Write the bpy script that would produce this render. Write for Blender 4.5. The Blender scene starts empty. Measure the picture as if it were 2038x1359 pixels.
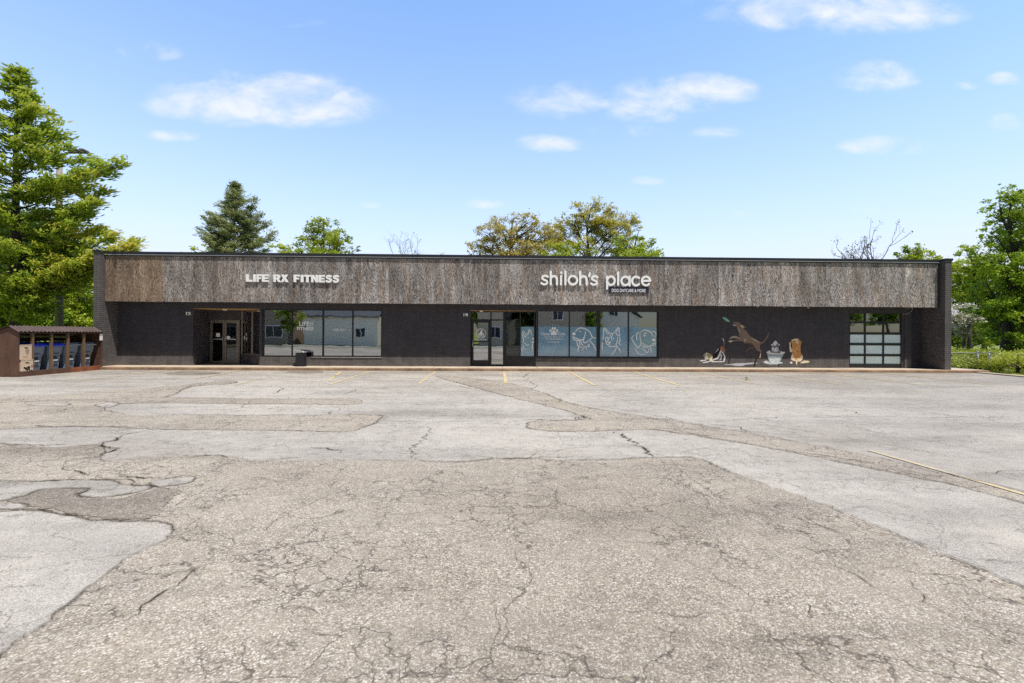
import bpy, bmesh, math, random
import numpy as np
from mathutils import Vector, Matrix, geometry

random.seed(7)
RNG = np.random.default_rng(11)
scene = bpy.context.scene
COL = scene.collection
R = math.radians

# ------------------------------------------------------------------ camera
F = 962.0                 # focal length in photo pixels (photo 2038 wide)
CX, CY = 1019.0, 665.0    # where the level view axis meets the photo
CAMZ = 1.6
YAW, ROLL = R(-1.5), 0.0058
MC = Matrix.Rotation(YAW, 3, 'Z') @ Matrix.Rotation(R(90), 3, 'X') @ Matrix.Rotation(ROLL, 3, 'Z')
# the roll turns the picture about the photo's centre axis
cam_d = bpy.data.cameras.new("camera")
cam = bpy.data.objects.new("camera", cam_d)
COL.objects.link(cam)
cam.matrix_world = Matrix.Translation((0, 0, CAMZ)) @ MC.to_4x4()
cam_d.sensor_width = 36.0
cam_d.lens = F / 2038.0 * 36.0
cam_d.shift_y = -14.5 / 2038.0
cam_d.clip_start = 0.05
cam_d.clip_end = 2000
scene.camera = cam


def ray(px, py):
    d = MC @ Vector(((px - CX) / F, (CY - py) / F, -1.0))
    return d


def P(px, py, y=None, z=None, x=None):
    """Point of the place that lies on the plane y=, z= or x=, measured off the photo."""
    d = ray(px, py)
    o = Vector((0, 0, CAMZ))
    if y is not None:
        t = (y - o.y) / d.y
    elif z is not None:
        t = (z - o.z) / d.z
    else:
        t = (x - o.x) / d.x
    return o + d * t


# ------------------------------------------------------------------ node helpers
class NT:
    def __init__(self, name):
        m = bpy.data.materials.new(name)
        m.use_nodes = True
        self.m = m
        self.t = m.node_tree
        self.t.nodes.clear()
        self.out = self.n('ShaderNodeOutputMaterial')

    def n(self, typ, ins=None, **props):
        nd = self.t.nodes.new(typ)
        for k, v in props.items():
            setattr(nd, k, v)
        for k, v in (ins or {}).items():
            self.set(nd, k, v)
        return nd

    def set(self, nd, k, v):
        s = nd.inputs[k]
        if isinstance(v, bpy.types.NodeSocket):
            self.t.links.new(v, s)
        elif isinstance(v, bpy.types.Node):
            self.t.links.new(v.outputs[0], s)
        else:
            s.default_value = v

    def math(self, op, a, b=0.0, c=0.0, clamp=False):
        nd = self.n('ShaderNodeMath', {0: a, 1: b, 2: c}, operation=op, use_clamp=clamp)
        return nd.outputs[0]

    def mix(self, fac, a, b, blend='MIX'):
        nd = self.n('ShaderNodeMix', data_type='RGBA', blend_type=blend)
        self.set(nd, 0, fac)
        self.set(nd, 6, a)
        self.set(nd, 7, b)
        return nd.outputs[2]

    def ramp(self, fac, stops, interp='LINEAR'):
        nd = self.n('ShaderNodeValToRGB', {0: fac})
        cr = nd.color_ramp
        cr.interpolation = interp
        while len(cr.elements) < len(stops):
            cr.elements.new(0.5)
        for e, (p, c) in zip(cr.elements, stops):
            e.position = p
            e.color = c if len(c) == 4 else (*c, 1)
        return nd.outputs[0]

    def noise(self, vec, scale, detail=5, rough=0.55, dist=0.0):
        nd = self.n('ShaderNodeTexNoise', {'Scale': scale, 'Detail': detail, 'Roughness': rough, 'Distortion': dist})
        if vec is not None:
            self.set(nd, 'Vector', vec)
        return nd

    def scaled(self, vec, s, loc=(0, 0, 0)):
        return self.n('ShaderNodeMapping', {'Vector': vec, 'Scale': s, 'Location': loc}).outputs[0]

    def obj(self):
        return self.n('ShaderNodeTexCoord').outputs['Object']

    def pos(self):
        return self.n('ShaderNodeNewGeometry').outputs['Position']

    def surf(self, s):
        self.set(self.out, 'Surface', s if isinstance(s, bpy.types.NodeSocket) else s.outputs[0])
        return self.m

    def bump(self, h, strength=0.3, dist=0.01):
        return self.n('ShaderNodeBump', {'Height': h, 'Strength': strength, 'Distance': dist}).outputs[0]


def c4(c):
    return (*c, 1.0)


def basic(name, rgb, rough=0.75, var=0.25, scale=5.0, metallic=0.0, bump=0.0, spec=0.4, stretch=(1, 1, 1)):
    t = NT(name)
    v = t.scaled(t.obj(), stretch)
    n1 = t.noise(v, scale, 6)
    n2 = t.noise(v, scale * 9, 3)
    f = t.math('ADD', t.math('MULTIPLY', n1.outputs[0], 0.7), t.math('MULTIPLY', n2.outputs[0], 0.3))
    lo = tuple(x * (1 - var) for x in rgb)
    hi = tuple(min(1, x * (1 + var)) for x in rgb)
    col = t.ramp(f, [(0.3, lo), (0.7, hi)])
    b = t.n('ShaderNodeBsdfPrincipled', {'Base Color': col, 'Roughness': rough, 'Metallic': metallic, 'Specular IOR Level': spec})
    if bump:
        t.set(b, 'Normal', t.bump(f, bump, 0.02))
    return t.surf(b)


def asphalt(name, tones, coarse, light, fine_cracks=0.5, seed=0.0, stain=0.5):
    """tones: dark, mid, light aggregate colours; coarse: pebbles per metre."""
    t = NT(name)
    p = t.pos()
    p = t.scaled(p, (1, 1, 1), (seed, seed * .7, 0))
    big = t.noise(p, 0.22, 4, 0.6).outputs[0]
    mid = t.noise(p, 1.7, 5, 0.65).outputs[0]
    streak = t.noise(t.scaled(p, (0.25, 1.1, 1)), 0.8, 5, 0.65).outputs[0]
    vo = t.n('ShaderNodeTexVoronoi', {'Vector': p, 'Scale': coarse, 'Randomness': 1.0}, feature='F1')
    vo2 = t.n('ShaderNodeTexVoronoi', {'Vector': p, 'Scale': coarse * 2.3, 'Randomness': 1.0}, feature='F1')
    bw = t.n('ShaderNodeSeparateColor', {0: vo.outputs['Color']})
    bw2 = t.n('ShaderNodeSeparateColor', {0: vo2.outputs['Color']})
    d, m, l = tones
    peb = t.ramp(bw.outputs[0], [(0.0, d), (0.25, m), (0.62, m), (0.9, l), (1.0, tuple(min(1, x * 1.15) for x in l))])
    peb2 = t.ramp(bw2.outputs[1], [(0.0, d), (0.3, m), (0.8, m), (1.0, l)])
    col = t.mix(0.45, peb, peb2)
    # gaps between stones
    gap = t.ramp(vo.outputs['Distance'], [(0.38, (1, 1, 1)), (0.72, (0.50, 0.47, 0.44))])
    col = t.mix(0.7, col, gap, 'MULTIPLY')
    pn = t.noise(p, 5.0, 5, 0.65).outputs[0]
    col = t.mix(1.0, col, t.ramp(pn, [(0.32, (0.83, 0.82, 0.81)), (0.5, (1, 1, 1)), (0.68, (1.08, 1.07, 1.05))]), 'MULTIPLY')
    # warm / grey drift and stains
    col = t.mix(t.ramp(mid, [(0.35, (0, 0, 0)), (0.7, (0.45, 0.45, 0.45))]), col, c4(light))
    col = t.mix(1.0, col, t.ramp(big, [(0.3, (0.78, 0.76, 0.74)), (0.5, (1, 1, 1)), (0.7, (1.12, 1.1, 1.06))]), 'MULTIPLY')
    st = t.ramp(streak, [(0.32, (1 - stain,) * 3), (0.52, (1, 1, 1))])
    col = t.mix(1.0, col, st, 'MULTIPLY')
    # dark staining where water stands along the kerb and in the two back corners
    sep = t.n('ShaderNodeSeparateXYZ', {0: t.pos()})
    ax = t.math('ABSOLUTE', t.math('ADD', sep.outputs[0], -1.0))
    back = t.math('MULTIPLY', t.n('ShaderNodeMapRange', {0: sep.outputs[1], 1: 13.0, 2: 20.5}).outputs[0],
                  t.n('ShaderNodeMapRange', {0: ax, 1: 3.0, 2: 15.0, 3: 0.25, 4: 1.0}).outputs[0])
    wet = t.math('MULTIPLY', back, t.ramp(t.noise(t.scaled(p, (0.35, 1.2, 1)), 1.3, 5, 0.7).outputs[0], [(0.42, (0, 0, 0)), (0.62, (1, 1, 1))]))
    col = t.mix(t.math('MULTIPLY', wet, 0.62), col, (0.10, 0.10, 0.105, 1))
    worn = t.math('MULTIPLY', t.n('ShaderNodeMapRange', {0: sep.outputs[0], 1: 2.0, 2: 14.0}).outputs[0],
                  t.ramp(t.noise(t.scaled(p, (0.3, 0.9, 1), (7, 2, 0)), 0.9, 5, 0.65).outputs[0], [(0.30, (0.25, 0.25, 0.25)), (0.62, (1, 1, 1))]))
    col = t.mix(t.math('MULTIPLY', worn, 0.42), col, (0.27, 0.25, 0.225, 1))
    # small rust and tar spots
    sp = t.n('ShaderNodeTexVoronoi', {'Vector': p, 'Scale': 1.1}, feature='F1')
    spot = t.ramp(t.math('ADD', sp.outputs['Distance'], t.math('MULTIPLY', t.noise(p, 14, 3).outputs[0], 0.06)),
                  [(0.055, (1, 1, 1)), (0.085, (0, 0, 0))])
    spc = t.n('ShaderNodeSeparateColor', {0: sp.outputs['Color']})
    spot = t.math('MULTIPLY', spot, t.math('GREATER_THAN', spc.outputs[0], 0.72))
    col = t.mix(t.math('MULTIPLY', spot, 0.6), col, (0.17, 0.09, 0.04, 1))
    pit = t.n('ShaderNodeTexVoronoi', {'Vector': p, 'Scale': 9.0, 'Randomness': 1.0}, feature='F1')
    pc = t.n('ShaderNodeSeparateColor', {0: pit.outputs['Color']})
    pm = t.math('MULTIPLY', t.math('LESS_THAN', pit.outputs['Distance'], t.math('MULTIPLY', pc.outputs[1], 0.16)), t.math('GREATER_THAN', pc.outputs[0], 0.55))
    col = t.mix(t.math('MULTIPLY', pm, 0.55), col, (0.12, 0.10, 0.085, 1))
    # alligator cracking
    wob = t.noise(p, 2.2, 4, 0.6)
    pv = t.n('ShaderNodeVectorMath', {0: p, 1: t.n('ShaderNodeVectorMath', {0: wob.outputs['Color'], 1: (0.6, 0.6, 0.6)}, operation='MULTIPLY').outputs[0]}, operation='ADD').outputs[0]
    hair = None
    for sc, wd, th in ((0.7, 0.006, 0.44), (1.7, 0.017, 0.44), (3.8, 0.034, 0.49)):
        ve = t.n('ShaderNodeTexVoronoi', {'Vector': pv, 'Scale': sc, 'Randomness': 1.0}, feature='DISTANCE_TO_EDGE')
        ln = t.ramp(ve.outputs['Distance'], [(0.0, (1, 1, 1)), (wd, (0, 0, 0))])
        msk = t.ramp(t.noise(t.scaled(p, (1, 1, 1), (sc * 9, 3, 0)), 0.7, 4).outputs[0], [(th, (0, 0, 0)), (th + 0.09, (1, 1, 1))])
        k = t.math('MULTIPLY', ln, msk)
        hair = k if hair is None else t.math('MAXIMUM', hair, k)
    col = t.mix(t.math('MULTIPLY', hair, fine_cracks), col, (0.085, 0.07, 0.056, 1))
    hgt = t.math('SUBTRACT', 1.0, vo.outputs['Distance'])
    b = t.n('ShaderNodeBsdfPrincipled', {'Base Color': col, 'Roughness': 0.9, 'Specular IOR Level': 0.25,
                                         'Normal': t.bump(hgt, 0.55, 0.012)})
    return t.surf(b)


M = {}
M['lot'] = asphalt('bleached asphalt', ((0.21, 0.19, 0.16), (0.545, 0.50, 0.435), (0.74, 0.69, 0.62)), 110, (0.59, 0.545, 0.48), 0.55, 0.0, 0.26)
M['worn'] = asphalt('worn aggregate', ((0.08, 0.065, 0.05), (0.425, 0.365, 0.285), (0.88, 0.82, 0.74)), 86, (0.475, 0.41, 0.325), 0.9, 4.3, 0.25)
M['worn_dark'] = asphalt('damp aggregate', ((0.09, 0.075, 0.06), (0.33, 0.28, 0.22), (0.70, 0.64, 0.56)), 84, (0.36, 0.305, 0.245), 0.7, 2.3, 0.3)


def crack_mat(name, core_k, halo_k):
    t = NT(name)
    p = t.pos()
    at_ = t.n('ShaderNodeAttribute', attribute_name='side')
    d = t.math('ABSOLUTE', at_.outputs['Fac'])
    n1 = t.noise(p, 24.0, 5, 0.7).outputs[0]
    n2 = t.noise(p, 3.5, 5, 0.65).outputs[0]
    d = t.math('ADD', d, t.math('MULTIPLY', t.math('SUBTRACT', n1, 0.5), 0.55))
    core = t.n('ShaderNodeMapRange', {0: d, 1: 0.24, 2: 0.08, 3: 0.0, 4: 1.0}, interpolation_type='SMOOTHSTEP').outputs[0]
    core = t.math('MULTIPLY', core, t.ramp(n2, [(0.33, (core_k * .35,) * 3), (0.55, (core_k,) * 3)]))
    halo = t.n('ShaderNodeMapRange', {0: d, 1: 0.95, 2: 0.10, 3: 0.0, 4: 1.0}, interpolation_type='SMOOTHSTEP').outputs[0]
    halo = t.math('MULTIPLY', halo, t.ramp(n2, [(0.38, (0.0,) * 3), (0.68, (halo_k,) * 3)]))
    a_ = t.math('MAXIMUM', core, halo, clamp=True)
    col = t.mix(core, (0.13, 0.105, 0.08, 1), (0.035, 0.029, 0.024, 1))
    b = t.n('ShaderNodeBsdfDiffuse', {'Color': col})
    tr = t.n('ShaderNodeBsdfTransparent')
    return t.surf(t.n('ShaderNodeMixShader', {0: a_, 1: tr.outputs[0], 2: b.outputs[0]}))


M['crack'] = crack_mat('crumbled crack', 1.0, 0.62)
M['seam'] = crack_mat('crumbled edge with painted shadow', 0.7, 0.5)  # crumbling plus a dark shadow border painted along the patches
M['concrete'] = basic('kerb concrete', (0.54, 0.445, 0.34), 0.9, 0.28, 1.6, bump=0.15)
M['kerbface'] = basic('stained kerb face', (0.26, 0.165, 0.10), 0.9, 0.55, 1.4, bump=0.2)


def stripe_mat(nm, lo, hi, top):
    t = NT(nm)
    p = t.pos()
    n = t.math('ADD', t.math('MULTIPLY', t.noise(p, 14, 6, 0.75).outputs[0], 0.6), t.math('MULTIPLY', t.noise(p, 1.3, 3).outputs[0], 0.4))
    col = t.mix(t.noise(p, 2.0, 4).outputs[0], (0.74, 0.52, 0.18, 1), (0.74, 0.58, 0.28, 1))
    col = t.mix(t.ramp(n, [(lo, (0.05, 0.05, 0.05)), (hi, (top, top, top))]), (0.42, 0.375, 0.30, 1), col)
    return t.surf(t.n('ShaderNodeBsdfPrincipled', {'Base Color': col, 'Roughness': 0.85}))


M['stripe'] = stripe_mat('worn yellow paint', 0.38, 0.58, 0.85)
M['stripe_faded'] = stripe_mat('faded yellow paint', 0.44, 0.60, 0.62)


def brick_mat(name, base, mortar, bumpy=0.5):
    t = NT(name)
    g = t.n('ShaderNodeNewGeometry')
    s = t.n('ShaderNodeSeparateXYZ', {0: g.outputs['Position']})
    u = t.math('ADD', s.outputs[0], s.outputs[1])
    v = t.n('ShaderNodeCombineXYZ', {0: u, 1: s.outputs[2]})
    lo = tuple(x * 0.90 for x in base)
    hi = tuple(x * 1.12 for x in base)
    br = t.n('ShaderNodeTexBrick', {'Vector': v, 'Color1': c4(lo), 'Color2': c4(hi), 'Mortar': c4(mortar), 'Scale': 1.0, 'Mortar Size': 0.007,
                                    'Mortar Smooth': 0.2, 'Bias': 0.0, 'Brick Width': 0.30, 'Row Height': 0.085})
    n = t.noise(g.outputs['Position'], 3.0, 8, 0.65).outputs[0]
    col = t.mix(1.0, br.outputs['Color'], t.ramp(n, [(0.3, (0.88, 0.88, 0.88)), (0.7, (1.1, 1.1, 1.1))]), 'MULTIPLY')
    stv = t.noise(t.n('ShaderNodeCombineXYZ', {0: t.math('MULTIPLY', u, 2.2), 1: t.math('MULTIPLY', s.outputs[2], 0.3)}).outputs[0], 1.6, 5, 0.65).outputs[0]
    col = t.mix(1.0, col, t.ramp(stv, [(0.3, (0.80, 0.80, 0.80)), (0.55, (1, 1, 1)), (0.75, (1.28, 1.26, 1.24))]), 'MULTIPLY')
    dust = t.math('MULTIPLY', t.n('ShaderNodeMapRange', {0: s.outputs[2], 1: 0.75, 2: 0.1}).outputs[0], t.ramp(n, [(0.4, (0, 0, 0)), (0.65, (0.5, 0.5, 0.5))]))
    col = t.mix(dust, col, (0.20, 0.175, 0.15, 1))
    h = t.math('ADD', t.math('SUBTRACT', 1.0, br.outputs['Fac']), t.math('MULTIPLY', n, 0.4))
    b = t.n('ShaderNodeBsdfPrincipled', {'Base Color': col, 'Roughness': 0.7, 'Specular IOR Level': 0.35, 'Normal': t.bump(h, bumpy, 0.012)})
    return t.surf(b)


M['brick'] = brick_mat('charcoal painted brick', (0.060, 0.055, 0.066), (0.044, 0.040, 0.048), 0.4)
M['brick_fin'] = brick_mat('charcoal end brick', (0.125, 0.115, 0.115), (0.05, 0.047, 0.048), 0.8)
M['brick_sun_toned'] = brick_mat('brick toned as sunlit', (0.115, 0.105, 0.105), (0.07, 0.065, 0.065), 0.8)  # lighter copy of the wall brick; sunlight below the overhang shadow painted in
M['soffit'] = basic('dark soffit paint', (0.045, 0.043, 0.045), 0.8, 0.2, 2)
M['soffit_wood'] = basic('varnished wood soffit', (0.62, 0.36, 0.13), 0.5, 0.25, 2.5, stretch=(1, 8, 1))
M['coping'] = basic('black roof metal', (0.025, 0.026, 0.03), 0.45, 0.3, 2)
M['drip'] = basic('bare drip edge', (0.42, 0.43, 0.45), 0.4, 0.15, 2, metallic=0.3)
M['roof'] = basic('roof membrane', (0.12, 0.12, 0.12), 0.9, 0.2, 1)
M['bronze'] = basic('bronze aluminium', (0.24, 0.20, 0.165), 0.4, 0.15, 4, metallic=0.5)
M['blackframe'] = basic('black aluminium', (0.018, 0.018, 0.022), 0.4, 0.2, 4)
M['alum'] = basic('satin aluminium', (0.55, 0.53, 0.50), 0.35, 0.1, 4, metallic=0.7)
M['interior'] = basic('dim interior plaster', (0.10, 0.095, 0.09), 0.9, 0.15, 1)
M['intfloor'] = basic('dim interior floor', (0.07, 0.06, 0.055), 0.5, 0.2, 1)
M['white'] = basic('white paint', (0.82, 0.82, 0.80), 0.5, 0.05, 6)
M['lettering'] = basic('white letter face', (0.96, 0.96, 0.95), 0.4, 0.03, 6)
M['decal'] = basic('white vinyl', (0.88, 0.90, 0.92), 0.5, 0.04, 9)
M['navy'] = basic('navy sign plate', (0.02, 0.024, 0.05), 0.5, 0.2, 5)


def plywood_mat():
    t = NT('weathered plywood')
    p = t.obj()
    at = t.n('ShaderNodeAttribute', attribute_name='tint')
    a = t.n('ShaderNodeSeparateColor', {0: at.outputs['Color']})
    off = t.n('ShaderNodeCombineXYZ', {0: t.math('MULTIPLY', a.outputs[0], 37.0), 1: 0.0, 2: t.math('MULTIPLY', a.outputs[0], 91.0)})
    q = t.n('ShaderNodeVectorMath', {0: p, 1: off.outputs[0]}, operation='ADD').outputs[0]
    # rotary cut figure: contour bands of a stretched, warped field
    fld = t.noise(t.scaled(q, (2.1, 1, 0.62)), 1.5, 5, 0.62, 0.6).outputs[0]
    bands = t.math('SINE', t.math('MULTIPLY', fld, 95.0))
    bands = t.math('ADD', t.math('MULTIPLY', bands, 0.5), 0.5)
    grain = t.noise(t.scaled(q, (22, 1, 4.5)), 2.0, 6, 0.7).outputs[0]
    speck = t.noise(t.scaled(q, (16, 1, 7)), 3.0, 6, 0.75).outputs[0]
    strip = t.noise(t.scaled(q, (2.4, 1, 0.34)), 1.5, 6, 0.66).outputs[0]
    f = t.math('ADD', t.math('MULTIPLY', bands, 0.22), t.math('ADD', t.math('ADD', t.math('MULTIPLY', grain, 0.32), t.math('MULTIPLY', strip, 0.42)), t.math('MULTIPLY', speck, 0.36)))
    grey = t.ramp(f, [(0.50, (0.060, 0.049, 0.047)), (0.61, (0.20, 0.178, 0.17)), (0.71, (0.36, 0.335, 0.32)), (0.85, (0.68, 0.655, 0.635))])
    brown = t.ramp(f, [(0.46, (0.10, 0.064, 0.042)), (0.62, (0.225, 0.15, 0.098)), (0.74, (0.33, 0.24, 0.17)), (0.86, (0.62, 0.53, 0.43))])
    rust = t.noise(t.scaled(q, (1.6, 1, 0.35)), 2.2, 5, 0.62).outputs[0]
    rust = t.ramp(rust, [(0.47, (0, 0, 0)), (0.66, (0.75, 0.75, 0.75))])
    col = t.mix(t.math('MAXIMUM', a.outputs[1], rust), grey, brown)
    blotch = t.noise(t.scaled(q, (1.2, 1, 0.5)), 1.4, 5, 0.6).outputs[0]
    col = t.mix(1.0, col, t.ramp(blotch, [(0.3, (0.68, 0.67, 0.67)), (0.5, (0.95, 0.95, 0.95)), (0.7, (1.22, 1.2, 1.2))]), 'MULTIPLY')
    val = t.n('ShaderNodeCombineColor', {0: a.outputs[2], 1: a.outputs[2], 2: a.outputs[2]})
    col = t.mix(1.0, col, val.outputs[0], 'MULTIPLY')
    # rain streaks from the roof edge
    s = t.n('ShaderNodeSeparateXYZ', {0: p})
    drip = t.noise(t.scaled(p, (3.0, 1, 0.12)), 2.5, 5, 0.6).outputs[0]
    dm = t.math('MULTIPLY', t.ramp(drip, [(0.45, (0, 0, 0)), (0.65, (1, 1, 1))]), t.n('ShaderNodeMapRange', {0: s.outputs[2], 1: 3.4, 2: 5.0}).outputs[0])
    col = t.mix(t.math('MULTIPLY', dm, 0.5), col, (0.07, 0.062, 0.06, 1))
    b = t.n('ShaderNodeBsdfPrincipled', {'Base Color': col, 'Roughness': 0.88, 'Specular IOR Level': 0.2, 'Normal': t.bump(f, 0.5, 0.01)})
    return t.surf(b)


M['ply'] = plywood_mat()


def glass_mat(name, refl, tint, wob=0.5, scale=0.9):
    t = NT(name)
    n = t.noise(t.pos(), scale, 2, 0.4)
    nb = t.bump(n.outputs[0], 0.16 * wob, 0.05)
    g = t.n('ShaderNodeBsdfGlossy', {'Color': (0.95, 0.97, 1.0, 1), 'Roughness': 0.015, 'Normal': nb})
    tr = t.n('ShaderNodeBsdfTransparent', {'Color': c4(tint)})
    fr = t.n('ShaderNodeFresnel', {'IOR': 1.5})
    fac = t.math('ADD', t.math('MULTIPLY', fr.outputs[0], 0.8), refl, clamp=True)
    return t.surf(t.n('ShaderNodeMixShader', {0: fac, 1: tr.outputs[0], 2: g.outputs[0]}))


M['glass'] = glass_mat('shop window glass', 0.35, (0.24, 0.25, 0.26), 0.4)
M['glass_dark'] = glass_mat('dark door glass', 0.04, (0.16, 0.17, 0.18))
M['glass_bright'] = glass_mat('reflective door glass', 0.42, (0.2, 0.21, 0.22))


def film_mat(name, rgb, refl):
    t = NT(name)
    p = t.pos()
    n = t.noise(t.scaled(p, (0.5, 1, 2.2)), 1.4, 4).outputs[0]
    col = t.mix(n, c4(tuple(x * 0.75 for x in rgb)), c4(tuple(x * 1.25 for x in rgb)))
    d = t.n('ShaderNodeBsdfDiffuse', {'Color': col})
    g = t.n('ShaderNodeBsdfGlossy', {'Color': (0.95, 0.98, 1, 1), 'Roughness': 0.09,
                                     'Normal': t.bump(t.noise(p, 1.1, 2).outputs[0], 0.12, 0.05)})
    return t.surf(t.n('ShaderNodeMixShader', {0: refl, 1: d.outputs[0], 2: g.outputs[0]}))


M['film'] = film_mat('frosted window film', (0.17, 0.335, 0.48), 0.17)
M['frost'] = film_mat('frosted door pane', (0.72, 0.86, 0.97), 0.12)


def leaf_mat(name, dark, mid, light, accent=None, transl=0.35):
    t = NT(name)
    at = t.n('ShaderNodeAttribute', attribute_name='tint')
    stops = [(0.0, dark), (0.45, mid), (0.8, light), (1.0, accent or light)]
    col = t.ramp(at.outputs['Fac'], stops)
    d = t.n('ShaderNodeBsdfPrincipled', {'Base Color': col, 'Roughness': 0.55, 'Specular IOR Level': 0.3})
    tc = t.mix(0.5, col, (0.30, 0.34, 0.03, 1))
    tl = t.n('ShaderNodeBsdfTranslucent', {'Color': tc})
    return t.surf(t.n('ShaderNodeMixShader', {0: transl, 1: d.outputs[0], 2: tl.outputs[0]}))


M['leaf_pine'] = leaf_mat('pine foliage', (0.035, 0.075, 0.010), (0.25, 0.38, 0.035), (0.56, 0.66, 0.10), (0.76, 0.68, 0.13), transl=0.5)
M['leaf_spruce'] = leaf_mat('spruce needles', (0.035, 0.055, 0.026), (0.22, 0.26, 0.12), (0.52, 0.55, 0.33), transl=0.3)
M['leaf_maple'] = leaf_mat('maple leaves', (0.022, 0.055, 0.007), (0.19, 0.34, 0.022), (0.48, 0.62, 0.06), transl=0.5)
M['leaf_lime'] = leaf_mat('fresh leaves', (0.06, 0.10, 0.010), (0.36, 0.48, 0.035), (0.68, 0.74, 0.09), transl=0.5)
M['leaf_olive'] = leaf_mat('budding yellow leaves', (0.14, 0.12, 0.02), (0.52, 0.45, 0.065), (0.76, 0.68, 0.14), transl=0.45)
M['leaf_rust'] = leaf_mat('budding bronze leaves', (0.17, 0.12, 0.03), (0.56, 0.43, 0.10), (0.76, 0.64, 0.20), transl=0.45)
M['leaf_dry'] = leaf_mat('sparse red buds', (0.07, 0.05, 0.03), (0.14, 0.09, 0.05), (0.2, 0.14, 0.07))
M['leaf_dark'] = leaf_mat('dark green leaves', (0.014, 0.034, 0.006), (0.07, 0.13, 0.012), (0.22, 0.30, 0.03))  # foliage of a darker green
M['leaf_white'] = leaf_mat('white blossom', (0.34, 0.31, 0.26), (0.76, 0.72, 0.64), (0.88, 0.86, 0.80), transl=0.2)
M['leaf_cover'] = leaf_mat('ground juniper', (0.07, 0.12, 0.01), (0.36, 0.45, 0.04), (0.64, 0.64, 0.11))
M['bark'] = basic('grey bark', (0.13, 0.11, 0.09), 0.95, 0.4, 5, bump=0.5, stretch=(3, 3, 0.6))
M['bark_dark'] = basic('dark bark', (0.055, 0.045, 0.04), 0.95, 0.4, 5, bump=0.5, stretch=(3, 3, 0.6))
M['pole'] = basic('weathered pole wood', (0.30, 0.27, 0.24), 0.9, 0.4, 3, bump=0.4, stretch=(6, 6, 0.3))


def grass_mat():
    t = NT('mown grass')
    p = t.pos()
    a = t.noise(p, 0.5, 6, 0.6).outputs[0]
    b = t.noise(p, 30, 4, 0.7).outputs[0]
    f = t.math('ADD', t.math('MULTIPLY', a, 0.55), t.math('MULTIPLY', b, 0.45))
    col = t.ramp(f, [(0.3, (0.05, 0.08, 0.01)), (0.5, (0.17, 0.22, 0.025)), (0.7, (0.32, 0.34, 0.06))])
    return t.surf(t.n('ShaderNodeBsdfPrincipled', {'Base Color': col, 'Roughness': 0.95, 'Normal': t.bump(b, 0.6, 0.05)}))


M['grass'] = grass_mat()
M['road'] = basic('pale road', (0.34, 0.33, 0.31), 0.9, 0.12, 0.5)


# ------------------------------------------------------------------ object helpers
def link(name, mesh, mats=(), parent=None):
    o = bpy.data.objects.new(name, mesh)
    COL.objects.link(o)
    for m in mats:
        mesh.materials.append(m)
    if parent is not None:
        o.parent = parent
    return o


def tag(o, label=None, cat=None, group=None, kind=None):
    if label:
        o['label'] = label
    if cat:
        o['category'] = cat
    if group:
        o['group'] = group
    if kind:
        o['kind'] = kind
    return o


def thing(name, label, cat, group=None, loc=(0, 0, 0), rz=0.0):
    o = bpy.data.objects.new(name, None)
    COL.objects.link(o)
    o.location = loc
    o.rotation_euler = (0, 0, rz)
    o.empty_display_size = 0.2
    return tag(o, label, cat, group)


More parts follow.
